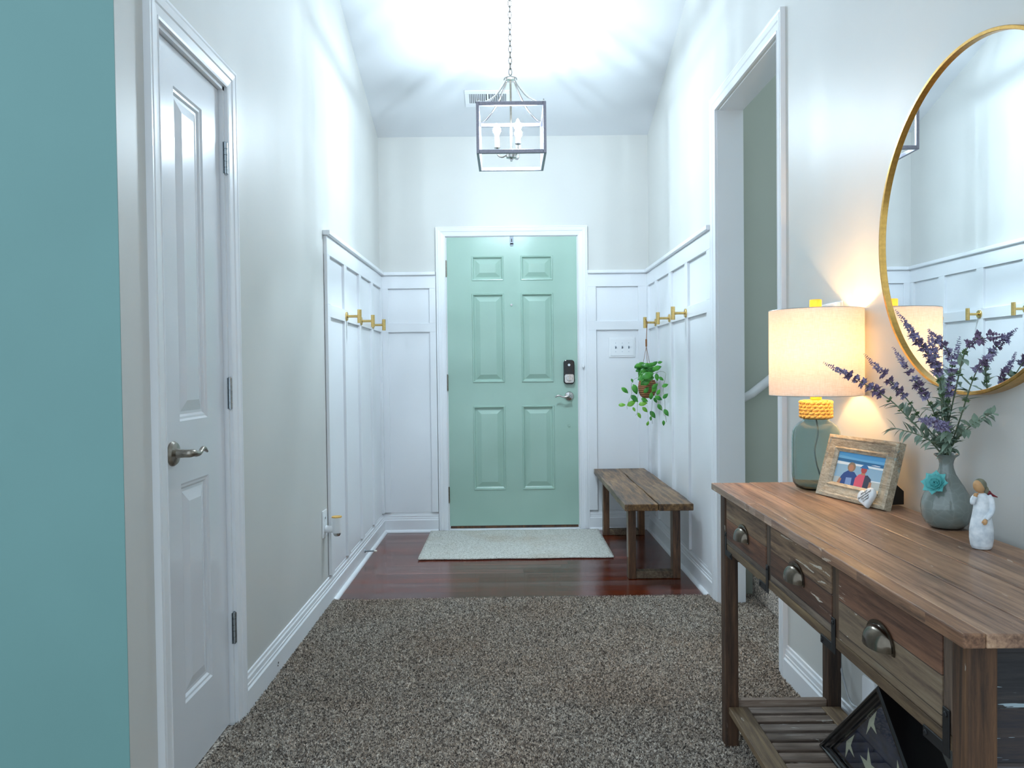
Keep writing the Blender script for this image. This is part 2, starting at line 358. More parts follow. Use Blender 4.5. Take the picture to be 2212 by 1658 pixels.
# stairwell beyond the doorway
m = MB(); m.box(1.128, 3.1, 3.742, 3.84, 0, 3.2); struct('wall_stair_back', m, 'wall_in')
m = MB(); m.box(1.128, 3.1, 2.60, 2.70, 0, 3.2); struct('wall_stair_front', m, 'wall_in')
st = thing('staircase', 'carpeted stair rising to the right behind the doorway', 'stairs', (1.2, 3.742, 0), 0, None, 'structure')
for k in range(4):
    m = MB(); m.box(0.27*k, 0.27*k+0.285, -1.042, -0.001, 0.0 if k == 0 else 0.19*k-0.01, 0.19*(k+1)); m.build('step', 'carpet', st, bevel=0.02, seg=3)
m = MB(); m.prism([(1.129, 0.0), (1.165, 0.0), (1.165, 0.28), (1.60, 0.60), (1.60, 0.72), (1.129, 0.37)], 3.722, 3.741, lambda a, b, c: (a, c, b)); struct('baseboard_stair', m, 'trim')
hr = thing('handrail', 'round white stair handrail on grey wall beyond doorway', 'handrail', (1.17, 3.69, 1.0))
m = MB(); p = [(-0.03, 0.035, 0.0), (-0.012, 0.012, -0.012), (0.02, 0.0, 0.008), (0.12, 0, 0.085), (1.0, 0, 0.76)]
m.tube(p, 0.021, 14); m.build('rail', 'trim', hr, smooth=True)
m = MB(); m.tube([(0.3, 0.05, 0.17), (0.3, 0.0, 0.19), (0.3, 0, 0.215)], 0.006, 8); m.lathe([(0.0, 0), (0.02, 0), (0.02, 0.004), (0, 0.004)], (0.3, 0.045, 0.165), 12); m.build('bracket', 'nickel', hr)
# carpet with pile
def carpet():
    rng = np.random.default_rng(3)
    V = []; F = []
    def grid(x0, x1, y0, y1, st, amp):
        nx = max(2, int((x1-x0)/st)+1); ny = max(2, int((y1-y0)/st)+1)
        xs = np.linspace(x0, x1, nx); ys = np.linspace(y0, y1, ny); X, Y = np.meshgrid(xs, ys)
        Z = 0.010+amp*rng.standard_normal(X.shape); b = sum(len(a) for a in V)
        V.append(np.c_[X.ravel(), Y.ravel(), Z.ravel()])
        i = np.arange(nx-1)[None, :]+nx*np.arange(ny-1)[:, None]; i = i.ravel()+b
        F.append(np.c_[i, i+1, i+nx+1, i+nx])
    grid(XL, XR, 1.75, 3.726, 0.010, 0.0006)
    grid(-4.2, XR, -2.5, 1.75, 0.4, 0)
    grid(-0.97, XL, 1.975, 2.418, 0.02, 0.0006)
    grid(XR, 1.128, 2.80, 3.60, 0.02, 0.0006); grid(1.128, 1.2, 2.70, 3.742, 0.02, 0.0006)
    # tufts
    def tufts(x0, x1, y0, y1, dens):
        n = int((x1-x0)*(y1-y0)*dens)
        P = np.c_[rng.uniform(x0, x1, n), rng.uniform(y0, y1, n), np.full(n, 0.007)]
        a = rng.uniform(0, 2*PI, n); w = rng.uniform(0.0009, 0.0019, n); hgt = rng.uniform(0.006, 0.012, n)
        lean = rng.normal(0, 0.0045, (n, 2)); dx = np.cos(a)*w; dy = np.sin(a)*w
        p0 = P+np.c_[-dx, -dy, np.zeros(n)]; p1 = P+np.c_[dx, dy, np.zeros(n)]
        top = P+np.c_[lean, hgt]; p2 = top+np.c_[dx*0.8, dy*0.8, np.zeros(n)]; p3 = top-np.c_[dx*0.8, dy*0.8, np.zeros(n)]
        lo_x, hi_x = x0, x1
        for q in (p2, p3): q[:, 0] = np.clip(q[:, 0], lo_x, hi_x)
        b = sum(len(v_) for v_ in V); V.append(np.stack([p0, p1, p2, p3], 1).reshape(-1, 3))
        i = b+4*np.arange(n); F.append(np.c_[i, i+1, i+2, i+3])
    tufts(XL, XR, 2.0, 3.73, 85000)
    tufts(XL, XR, 1.75, 2.0, 20000)
    tufts(XR, 1.128, 2.80, 3.60, 55000); tufts(1.128, 1.2, 2.70, 3.742, 55000)
    V_ = np.concatenate(V).astype(np.float32); F_ = np.concatenate(F).astype(np.int32)
    me = bpy.data.meshes.new('carpet'); me.vertices.add(len(V_)); me.vertices.foreach_set('co', V_.ravel())
    me.loops.add(F_.size); me.loops.foreach_set('vertex_index', F_.ravel()); me.polygons.add(len(F_))
    me.polygons.foreach_set('loop_start', np.arange(0, F_.size, 4, dtype=np.int32)); me.update(calc_edges=True); me.validate()
    me.materials.append(MAT['carpet']); o = bpy.data.objects.new('carpet', me); COL.objects.link(o)
    tag(o, 'speckled grey brown cut pile carpet in front of the hardwood', 'carpet', kind='stuff')
carpet()
# ------------------------------------------------------------------ trim
def mapL(a, b, c): return (XL+c, a, b)      # along Y, up, out of the left wall
def mapR(a, b, c): return (XR-c, a, b)
def mapB(a, b, c): return (a, D-c, b)
BBP = [(0.0, 0.0), (0.017, 0.0), (0.017, 0.084), (0.0125, 0.090), (0.0125, 0.098), (0.010, 0.101), (0.0095, 0.116), (0.006, 0.121), (0.005, 0.131), (0.0, 0.133)]
def run_profile(mb, prof, a0, a1, mp, mit0=0, mit1=0):   # profile (out,up) swept along a, with optional mitre
    n = len(prof); vs = [mp(a0+mit0*c, b, c) for c, b in prof]+[mp(a1+mit1*c, b, c) for c, b in prof]
    mb.add(vs, [tuple(range(n)), tuple(range(n, 2*n))[::-1]]+[(i, n+i, n+(i+1) % n, (i+1) % n) for i in range(n)])
QR = [(0.017, 0.0)]+[(0.017+0.017*math.cos(t*PI/10), 0.017*math.sin(t*PI/10)) for t in range(6)]
m = MB(); run_profile(m, BBP, 2.497, D, mapL, 0, -1); run_profile(m, QR, 3.74, D, mapL, 0, -1); bl = struct('baseboard_left', m, 'trim')
cm = MB(); cm.tube([(-0.8705, 2.83, 0.052), (-0.8695, 2.83, 0.052)], 0.004, 6); cm.tube([(-0.8705, 2.825, 0.043), (-0.8695, 2.825, 0.043)], 0.003, 6); cm.build('screw_hole', 'black', bl)
m = MB(); run_profile(m, BBP, 3.675, D, mapR, 0, -1); run_profile(m, QR, 3.74, D, mapR, 0, -1); run_profile(m, BBP, -0.6, 2.722, mapR); struct('baseboard_right', m, 'trim')
m = MB(); run_profile(m, BBP, XL, -0.494, mapB, 1, 0); run_profile(m, QR, XL, -0.494, mapB, 1, 0); run_profile(m, BBP, 0.571, XR, mapB, 0, -1); run_profile(m, QR, 0.571, XR, mapB, 0, -1); struct('baseboard_back', m, 'trim')
CAS = [(0.0, 0.0), (0.0, 0.010), (0.006, 0.012), (0.008, 0.010), (0.030, 0.013), (0.034, 0.016), (0.052, 0.018), (0.056, 0.016), (0.060, 0.018), (0.066, 0.018), (0.066, 0.0)]  # (across from the opening, out)
def casing(name, a0, a1, ztop, mp, z0=0.0, left=True):
    mb = MB(); n = len(CAS)
    def leg(aa, sgn):
        vs = [mp(aa+sgn*q, z0, c) for q, c in CAS]+[mp(aa+sgn*q, ztop+q, c) for q, c in CAS]
        mb.add(vs, [tuple(range(n)), tuple(range(n, 2*n))[::-1]]+[(i, n+i, n+(i+1) % n, (i+1) % n) for i in range(n)])
    leg(a0, -1); leg(a1, 1)
    vs = [mp(a0-q, ztop+q, c) for q, c in CAS]+[mp(a1+q, ztop+q, c) for q, c in CAS]
    mb.add(vs, [tuple(range(n)), tuple(range(n, 2*n))[::-1]]+[(i, n+i, n+(i+1) % n, (i+1) % n) for i in range(n)])
    return mb
m = casing('t', FD0-0.004, FD1+0.004, FDZ, mapB)
m.box(FD0-0.003, FD0+0.004, D+0.002, D+0.11, 0, FDZ); m.box(FD1-0.004, FD1+0.003, D+0.002, D+0.11, 0, FDZ); m.box(FD0, FD1, D+0.002, D+0.11, FDZ-0.005, FDZ)
struct('trim_1', m, 'trim')
m = MB(); m.box(FD0+0.004, FD1-0.004, D-0.032, D+0.09, 0, 0.018); m.box(FD0-0.03, FD1+0.03, D-0.05, D-0.018, 0, 0.012); struct('trim_2', m, 'trim', bevel=0.003)
m = casing('t', CY0, CY1, CZ, mapL)
m.box(XL-0.11, XL, CY0, CY0+0.012, 0, CZ); m.box(XL-0.11, XL, CY1-0.012, CY1, 0, CZ); m.box(XL-0.11, XL, CY0, CY1, CZ-0.012, CZ)
struct('trim_3', m, 'trim')
m = casing('t', SY0, SY1, SZ, mapR)
m.box(XR, 1.128, SY0, SY0+0.012, 0, SZ); m.box(XR, 1.128, SY1-0.006, SY1, 0, SZ); m.box(XR+0.01, 1.128, SY0, SY1, SZ-0.004, SZ)
struct('trim_4', m, 'trim')
# wainscot: board and batten
ZC = (1.802, 1.826)
def wainscot(mb, a0, a1, mp, stiles, capa0, capa1, mitc0=0, mitc1=0):
    T = 0.018
    def bx(p0, p1, z0, z1, c1=T, c0=0.0):
        v = [mp(p0, z0, c0), mp(p1, z0, c0), mp(p1, z0, c1), mp(p0, z0, c1), mp(p0, z1, c0), mp(p1, z1, c0), mp(p1, z1, c1), mp(p0, z1, c1)]; mb.hexa(v)
    bx(a0, a1, 1.712, 1.802); bx(a0, a1, 1.408, 1.470)
    for s0, s1 in stiles: bx(s0, s1, 1.470, 1.712); bx(s0, s1, 0.140, 1.408)
    bx(a0, a1, 0.134, 1.712, 0.0035)
    pr = [(0.0, ZC[0]), (0.030, ZC[0]), (0.036, ZC[0]+.004), (0.036, ZC[1]), (0.0, ZC[1])]
    run_profile(mb, pr, capa0, capa1, mp, mitc0, mitc1)
m = MB(); wainscot(m, 3.712, D, mapL, [(3.712, 3.772), (4.10, 4.166), (4.512, 4.578), (4.915, 4.981), (D-0.062, D)], 3.700, D, 0, -1); struct('trim_5', m, 'trim', bevel=0.0012, seg=1)
m = MB(); wainscot(m, XL, -0.495, mapB, [(XL+.018, -0.829), (-0.540, -0.495)], XL, -0.495, 1, 0); struct('trim_6', m, 'trim', bevel=0.0012, seg=1)
m = MB(); wainscot(m, 0.572, XR, mapB, [(0.572, 0.629), (0.925, XR-.018)], 0.572, XR, 0, -1); struct('trim_7', m, 'trim', bevel=0.0012, seg=1)
m = MB(); wainscot(m, 3.675, D, mapR, [(3.675, 3.745), (4.139, 4.205), (4.556, 4.622), (4.985, 5.051), (D-0.062, D)], 3.675, D, 0, -1); struct('trim_8', m, 'trim', bevel=0.0012, seg=1)
# ------------------------------------------------------------------ panel doors
def slab(mb, a0, a1, b0, b1, panels, thick, mp, rings):
    As = sorted({a0, a1}|{p[0] for p in panels}|{p[1] for p in panels}); Bs = sorted({b0, b1}|{p[2] for p in panels}|{p[3] for p in panels})
    for i in range(len(As)-1):
        for j in range(len(Bs)-1):
            ca, cb = (As[i]+As[i+1])/2, (Bs[j]+Bs[j+1])/2
            if any(p[0] < ca < p[1] and p[2] < cb < p[3] for p in panels): continue
            mb.add([mp(As[i], Bs[j], 0), mp(As[i+1], Bs[j], 0), mp(As[i+1], Bs[j+1], 0), mp(As[i], Bs[j+1], 0)], [(0, 1, 2, 3)])
    for (p0, p1, q0, q1) in panels:
        pr = None
        for (ins, dep) in rings:
            r = [mp(p0+ins, q0+ins, dep), mp(p1-ins, q0+ins, dep), mp(p1-ins, q1-ins, dep), mp(p0+ins, q1-ins, dep)]
            if pr:
                for k in range(4): mb.add([pr[k], pr[(k+1) % 4], r[(k+1) % 4], r[k]], [(0, 1, 2, 3)])
            pr = r
        mb.add(pr, [(0, 1, 2, 3)])
    for (a_, b_, c_, d_) in [((a0, b0), (a1, b0), (a1, b0), (a0, b0)), ((a0, b1), (a1, b1), (a1, b1), (a0, b1)), ((a0, b0), (a0, b1), (a0, b1), (a0, b0)), ((a1, b0), (a1, b1), (a1, b1), (a1, b0))]:
        mb.add([mp(*a_, 0), mp(*b_, 0), mp(*c_, -thick), mp(*d_, -thick)], [(0, 1, 2, 3)])
    mb.add([mp(a0, b0, -thick), mp(a1, b0, -thick), mp(a1, b1, -thick), mp(a0, b1, -thick)], [(0, 1, 2, 3)])
def hinge(parent, mp, a, b, leafw, mat, h=0.09, r=0.0065):
    mb = MB(); 
    for k in range(5): mb.tube([mp(a, b-h/2+h/5*k+0.0006, 0.004), mp(a, b-h/2+h/5*(k+1)-0.0006, 0.004)], r, 10)
    mb.tube([mp(a, b-h/2-0.003, 0.004), mp(a, b+h/2+0.003, 0.004)], r*0.6, 8)
    for s_ in (-1, 1):
        q0, q1 = sorted((a, a+s_*leafw)); v = [mp(q0, b-h/2, 0.0), mp(q1, b-h/2, 0.0), mp(q1, b-h/2, 0.002), mp(q0, b-h/2, 0.002), mp(q0, b+h/2, 0.0), mp(q1, b+h/2, 0.0), mp(q1, b+h/2, 0.002), mp(q0, b+h/2, 0.002)]; mb.hexa(v)
    return mb.build('hinge', mat, parent)
def lever(parent, mp, a, b, sgn, mat, R=0.033, L=0.10):
    root = None
    mb = MB(); P = [(R, 0.0), (R, 0.004), (R*0.86, 0.010), (R*0.5, 0.013), (0.013, 0.014), (0.0115, 0.022), (0.0115, 0.030), (0.0, 0.030)]
    n = 28; vs = []; fs = []
    for r, c in P:
        for k in range(n): t_ = 2*PI*k/n; vs.append(mp(a+r*math.cos(t_), b+r*math.sin(t_), c))
    for i in range(len(P)-1):
        for k in range(n): fs.append((i*n+k, i*n+(k+1) % n, (i+1)*n+(k+1) % n, (i+1)*n+k))
    mb.add(vs, fs); rose = mb.build('rosette', mat, parent, smooth=35)
    mb = MB()
    path = [(0.0, 0.0, 0.026), (0.0, 0.0, 0.046), (0.012, 0.0, 0.052), (0.03, -0.004, 0.053), (0.05, -0.003, 0.054), (0.07, 0.006, 0.053), (0.088, 0.004, 0.051), (L, -0.006, 0.050)]
    wv = [0.011, 0.011, 0.010, 0.0085, 0.0065, 0.006, 0.007, 0.0035]
    pts = bez([mp(a+sgn*p_[0], b+p_[1], p_[2]) for p_ in path], 4); rs = np.interp(np.linspace(0, 7, len(pts)), range(8), wv)
    mb.tube(pts, [float(x) for x in rs], 12); mb.build('lever', mat, rose, smooth=50)
    return rose
# front door
d1 = thing('door_1', 'closed sage green six panel front door', 'door', (0.0405, D, 0), 0, None, 'structure')
def mD(a, b, c): return (a, -c, b)
m = MB(); pan = []
for (x0, x1) in ((-0.283, -0.058), (0.062, 0.288)):
    for (z0, z1) in ((0.289, 0.882), (1.047, 1.673), (1.763, 1.936)): pan.append((x0, x1, z0, z1))
RG = [(0.0, 0.0), (0.003, 0.006), (0.010, 0.005), (0.013, -0.007), (0.020, -0.012), (0.026, -0.012), (0.056, -0.001)]
slab(m, -0.457, 0.457, 0.036, 2.068, pan, 0.044, lambda a, b, c: (a, 0.002-c, b), RG); m.build('slab', 'green', d1, clean=True)
m = MB(); m.box(-0.452, 0.452, 0.0, 0.03, 0.019, 0.034); m.build('door_sweep', 'benchleg', d1)
for z in (1.85, 1.05, 0.257): hinge(d1, mD, -0.461, z, 0.006, 'nickel', 0.11)
# keypad lock
lk = MB(); rr = []
def rrect(w, h_, r, n=6, cx=0, cz=0):
    out = []
    for (sx, sz, t0) in ((1, 1, 0), (-1, 1, PI/2), (-1, -1, PI), (1, -1, 1.5*PI)):
        for k in range(n+1): t_ = t0+PI/2*k/n; out.append((cx+sx*(w/2-r)+r*math.cos(t_), cz+sz*(h_/2-r)+r*math.sin(t_)))
    return out
kx, kz = 0.394, 1.115
lk.prism(rrect(0.076, 0.170, 0.022, 6, kx, kz), 0.0, 0.026, mD); lko = lk.build('keypad_lock', 'blackplastic', d1, bevel=0.004)
m = MB(); m.prism(rrect(0.066, 0.062, 0.014, 6, kx+.001, kz-0.046), 0.026, 0.031, mD); m.build('lock_plate', 'chrome', lko, bevel=0.002)
m = MB(); m.tube([(kx+.001, -0.031, kz-0.044), (kx+.001, -0.038, kz-0.044)], 0.021, 20); m.box(kx-0.004, kx+0.006, -0.050, -0.036, kz-0.062, kz-0.026); m.build('thumb_turn', 'chrome', lko, bevel=0.002)
m = MB(); m.tube([(kx, -0.026, kz+0.050), (kx, -0.0275, kz+0.050)], 0.0085, 20); m.mi = 1; m.box(kx-0.005, kx+0.005, -0.0282, -0.0275, kz+0.0488, kz+0.0512); m.build('round_emblem', ['plastic', 'greyplastic'], lko)
lever(d1, mD, 0.394, 0.945, -1, 'chrome')
m = MB(); m.tube([(-0.005, 0, 1.592), (-0.005, -0.005, 1.592)], 0.008, 16); m.build('peephole', 'chrome', d1, bevel=0.001)
m = MB(); m.tube([(0.391, 0.0, 0.736), (0.391, -0.004, 0.736)], 0.008, 16); m.build('plug_button', 'green', d1, bevel=0.001)
t_ = MB(); t_.box(-0.013, 0.013, -0.0035, -0.001, -0.05, 0.012); t_.prism(rrect(0.026, 0.02, 0.009, 5, 0, -0.05), 0.001, 0.0035, mD); t_.box(-0.013, 0.013, -0.0035, 0.02, 0.0085, 0.012)
o = t_.build('wreath_hanger', 'greyplastic', None, loc=(0.042, D-0.001, 2.064), bevel=0.0008); tag(o, 'small blue grey hanger clip hooked over green front door top', 'hanger')
m = MB(); m.box(-0.003, 0.003, -0.0045, -0.0034, -0.032, -0.010); m.build('slot', 'black', o)
m = MB(); m.box(-0.008, 0.008, -0.014, 0.0, -0.012, 0.012); m.tube([(0, -0.014, -0.004), (0, -0.020, -0.004)], 0.006, 10)
o = m.build('door_sensor', 'plastic', None, loc=(0.534, D-0.018, 1.155), bevel=0.002); tag(o, 'tiny white sensor nub on casing right of front door', 'sensor')
# closet door
d2 = thing('door_2', 'narrow white two panel closet door on left wall', 'door', (XL-0.014, CY0, 0), 0, None, 'structure')
def mC(a, b, c): return (c, a, b)
w_ = CY1-CY0
m = MB(); slab(m, 0.014, w_-0.014, 0.018, CZ-0.014, [(0.132, w_-0.146, 0.225, 0.836), (0.132, w_-0.146, 1.008, 1.925)], 0.035, mC, [(0.0, 0.0), (0.006, -0.004), (0.012, -0.005), (0.018, -0.010), (0.026, -0.010), (0.056, -0.002)])
m.build('slab', 'white_door', d2, clean=True)
for z in (1.82, 1.075, 0.323):
    hinge(d2, lambda a, b, c: (c+0.012, a, b), w_-0.004, z, 0.012, 'steel', 0.098, 0.0075)
lever(d2, mC, 0.082, 0.925, 1, 'nickel', 0.034, 0.11)
# ------------------------------------------------------------------ small wall things
def make_hook(label, mp, a, z):
    r = thing('coat_hook', label, 'hook', (0, 0, 0), 0, 'brass coat hooks on the white panelling'); return r
def hook_meshes():
    base = MB(); base.lathe([(0.0, 0), (0.024, 0), (0.024, 0.006), (0.022, 0.008), (0.0, 0.008)], (0, 0, 0), 28)
    stem = MB(); stem.tube([(0, 0, 0.007), (0, 0, 0.066)], 0.0075, 16)
    bar = MB(); bar.tube([(0, -0.036, 0.072), (0, 0.036, 0.072)], 0.0115, 20)
    return base, stem, bar
hb, hs_, hbar = hook_meshes()
hk = thing('coat_hook', 'brass T bar coat hook nearest the camera on left panelling', 'hook', (XL+0.018, 4.133, 1.437), 0, 'brass coat hooks')
hk.rotation_euler = Matrix(((0, 0, 1), (1, 0, 0), (0, 1, 0))).to_euler()
hb.build('base_plate', 'brass', hk, smooth=35); hs_.build('stem', 'brass', hk, smooth=35); hbar.build('crossbar', 'brass', hk, bevel=0.001, smooth=35)
rotR = Matrix(((0, 0, -1), (-1, 0, 0), (0, 1, 0))).to_euler()
for (x, y, rt, lab) in [(XL+0.018, 4.545, None, 'middle brass T bar coat hook on left panelling'), (XL+0.018, 4.948, None, 'brass T bar coat hook on left panelling closest to corner'),
                        (XR-0.018, 4.172, rotR, 'brass T bar coat hook on right panelling closest to camera'), (XR-0.018, 4.589, rotR, 'middle brass T bar coat hook on right panelling'),
                        (XR-0.018, 5.018, rotR, 'brass T bar coat hook on right panelling holding the hanging plant')]:
    c = hk.copy(); COL.objects.link(c); c.location = (x, y, 1.437); c['label'] = lab
    if rt: c.rotation_euler = rt
    for ch in hk.children:
        q = ch.copy(); COL.objects.link(q); q.parent = c
# three gang switch
sw = thing('light_switch', 'white three gang toggle switch plate right of front door', 'switch', (0.811, D-0.0035, 1.284))
m = MB(); m.box(-0.092, 0.092, -0.006, 0, -0.070, 0.070); m.box(-0.082, 0.082, -0.009, -0.006, -0.060, 0.060); m.build('plate', 'plastic', sw, bevel=0.002)
for k in (-1, 0, 1):
    m = MB(); m.hexa([(k*.046-.004, -0.009, -.009), (k*.046+.004, -0.009, -.009), (k*.046+.004, -0.009, .009), (k*.046-.004, -0.009, .009), (k*.046-.003, -0.022, .004), (k*.046+.003, -0.022, .004), (k*.046+.003, -0.020, .010), (k*.046-.003, -0.020, .010)])
    m.tube([(k*.046, -0.009, .030), (k*.046, -0.0102, .030)], 0.0022, 8); m.tube([(k*.046, -0.009, -.030), (k*.046, -0.0102, -.030)], 0.0022, 8)
    m.build('toggle', 'greyplastic', sw)
# outlet + plug-in
ot = thing('wall_outlet', 'white wall outlet at left wall beside panelling end', 'outlet', (XL, 3.635, 0.411))
m = MB(); m.box(0, 0.006, -0.040, 0.040, -0.064, 0.064); m.build('plate', 'plastic', ot, bevel=0.002)
m = MB(); m.prism(rrect(0.030, 0.032, 0.010, 5, 0, 0.026), 0.006, 0.0075, lambda a, b, c: (c, a, b)); m.mi = 1; m.box(0.0073, 0.0082, -0.008, -0.005, 0.022, 0.032); m.box(0.0073, 0.0082, 0.005, 0.008, 0.022, 0.032); m.build('socket', ['plastic', 'black'], ot)
fr_ = thing('plug_in_warmer', 'white plug-in scent warmer with wood disc top in left outlet', 'air freshener', (XL+0.007, 3.635, 0.385))
m = MB(); m.tube(bez([(0, 0, 0.0), (0.02, 0, -0.002), (0.035, 0, 0.0), (0.048, 0, 0.008)], 4), 0.017, 14); m.lathe([(0.0, -.02), (0.022, -.018), (0.024, -0.005), (0.023, 0.03), (0.025, 0.055), (0.0, 0.055)], (0.055, 0, 0.0), 22); m.build('body', 'plastic', fr_, smooth=50)
m = MB(); m.lathe([(0.0, 0.055), (0.024, 0.055), (0.024, 0.060), (0.0, 0.060)], (0.055, 0, 0), 22); m.build('wooden_lid', 'rope', fr_)
m = MB(); m.lathe([(0.0, -0.034), (0.012, -0.034), (0.018, -0.026), (0.018, -0.019), (0.0, -0.019)], (0.055, 0, 0), 20); m.build('nozzle', 'chrome', fr_, smooth=30)
# door stop
ds = thing('door_stop', 'silver spring door stop with white tip on left baseboard', 'door stop', (XL+0.017, 4.56, 0.055))
m = MB(); m.lathe([(0.012, 0), (0.011, 0.004), (0.006, 0.007)], (0, 0, 0), 14); o = m.build('base', 'steel', ds, rot=(0, PI/2, 0))
m = MB(); m.tube([(0.006+0.055*k/120, 0.0048*math.cos(k*0.9), 0.0048*math.sin(k*0.9)) for k in range(121)], 0.0012, 5); m.build('spring', 'steel', ds, smooth=True)
m = MB(); m.tube([(0.058, 0, 0), (0.074, 0, 0)], [0.0065, 0.0055], 12); m.build('rubber_tip', 'rubber', ds)
# thermostat
th = thing('thermostat', 'white wall box on right wall just above lamp shade', 'thermostat', (XR, 2.32, 1.286))
m = MB(); m.box(-0.004, 0, -0.060, 0.060, -0.048, 0.048); m.build('back_plate', 'plastic', th, bevel=0.001)
m = MB(); m.box(-0.024, -0.004, -0.056, 0.056, -0.044, 0.044); m.build('cover', 'plastic', th, bevel=0.004)
o2 = thing('wall_outlet', 'white wall outlet behind flag case under console table', 'outlet', (XR, 2.10, 0.205))
m = MB(); m.prism(rrect(0.074, 0.118, 0.010, 4), 0, 0.005, lambda a, b, c: (-c, a, b)); m.build('plate', 'plastic', o2, bevel=0.001)
m = MB(); m.box(-0.022, -0.005, -0.014, 0.014, -0.040, -0.010); m.build('plug', 'cordm', o2, bevel=0.003)
# ceiling vent
vt = thing('ceiling_vent', 'white louvered register on the sloped ceiling behind lantern', 'vent', (-0.105, 4.96, ctop(4.96)-0.001)); vt.rotation_euler = (-math.atan(0.332), 0, 0)
m = MB(); 
for b_ in ((-0.148, 0.148, -0.08, -0.048), (-0.148, 0.148, 0.048, 0.08), (-0.148, -0.118, -0.048, 0.048), (0.118, 0.148, -0.048, 0.048), (-0.006, 0.006, -0.048, 0.048)): m.box(b_[0], b_[1], b_[2], b_[3], -0.009, 0.0)
m.build('frame', 'trim', vt, bevel=0.002)
m = MB(); m.box(-0.118, 0.118, -0.048, 0.048, -0.003, -0.001); m.build('duct_opening', 'black', vt)
m = MB()
for k in range(9):
    for s_ in (-1, 1):
        x = s_*(0.012+0.0118*k+0.005); m.hexa([(x-0.0045*s_-.0008, -0.048, -.002), (x-0.0045*s_+.0008, -0.048, -.002), (x-0.0045*s_+.0008, 0.048, -.002), (x-0.0045*s_-.0008, 0.048, -.002), (x+0.002*s_-.0008, -0.048, -.010), (x+0.002*s_+.0008, -0.048, -.010), (x+0.002*s_+.0008, 0.048, -.010), (x+0.002*s_-.0008, 0.048, -.010)])
m.build('louvers', 'trim', vt)
# ------------------------------------------------------------------ door mat
m = MB(); nx, ny = 60, 40; vs = []
for j in range(ny+1):
    for i in range(nx+1):
        x = -0.548+1.176*i/nx; y = 4.527+0.785*j/ny+0.004*math.sin(i*0.3); z = 0.007+0.0012*noise.noise(Vector((i*.3, j*.3, 0)))
        if i == 0: z += 0.001
        if j < 1: z -= 0.003
        vs.append((x, y, z))
fs = [(j*(nx+1)+i, j*(nx+1)+i+1, (j+1)*(nx+1)+i+1, (j+1)*(nx+1)+i) for j in range(ny) for i in range(nx)]
m.add(vs, fs); o = m.build('door_mat', 'rug', None, smooth=60); sd = o.modifiers.new('s', 'SOLIDIFY'); sd.thickness = 0.006; sd.offset = -1
tag(o, 'cream woven flat door mat in front of the green door', 'mat')
# ------------------------------------------------------------------ bench
bn = thing('bench', 'rustic brown two plank wooden bench against right panelling', 'bench', (0.62, 4.07, 0.0))
def plank(x0, x1, y0, y1, z0, z1, seed, n=26):
    mb = MB(); rs = random.Random(seed); e0 = [x0+rs.uniform(-.0035, .0035) for _ in range(n+1)]; e1 = [x1+rs.uniform(-.002, .002) for _ in range(n+1)]
    e0 = [(e0[max(i-1, 0)]+e0[i]+e0[min(i+1, n)])/3 for i in range(n+1)]
    for i in range(n):
        ya, yb = y0+(y1-y0)*i/n, y0+(y1-y0)*(i+1)/n
        za = z1+0.002*math.sin(i*.5+seed); zb = z1+0.002*math.sin((i+1)*.5+seed)
        vs = [(e0[i], ya, z0), (e1[i], ya, z0), (e1[i+1], yb, z0), (e0[i+1], yb, z0), (e0[i], ya, za), (e1[i], ya, za), (e1[i+1], yb, zb), (e0[i+1], yb, zb)]
        fs = [(0, 3, 2, 1), (4, 5, 6, 7), (1, 2, 6, 5), (3, 0, 4, 7)]
        if i == 0: fs.append((0, 1, 5, 4))
        if i == n-1: fs.append((2, 3, 7, 6))
        mb.add(vs, fs)
    return mb
plank(-0.018, 0.155, -0.15, 1.262, 0.397, 0.432, 3).build('seat_plank', 'bench', bn, bevel=0.004, clean=True)
plank(0.158, 0.338, -0.15, 1.262, 0.396, 0.434, 5).build('seat_plank', 'bench', bn, bevel=0.004, clean=True)
for yy in (0.0, 1.07):
    for xx in (0.022, 0.262):
        m = MB(); m.box(xx, xx+0.042, yy, yy+0.062, 0.001, 0.396); m.build('leg', 'benchleg', bn, bevel=0.003)
    m = MB(); m.box(0.064, 0.262, yy+0.004, yy+0.056, 0.0015, 0.042); m.build('stretcher', 'rail', bn, bevel=0.003)
    m = MB(); m.box(0.064, 0.262, yy+0.004, yy+0.056, 0.372, 0.396); m.build('stretcher', 'benchleg', bn, bevel=0.002)
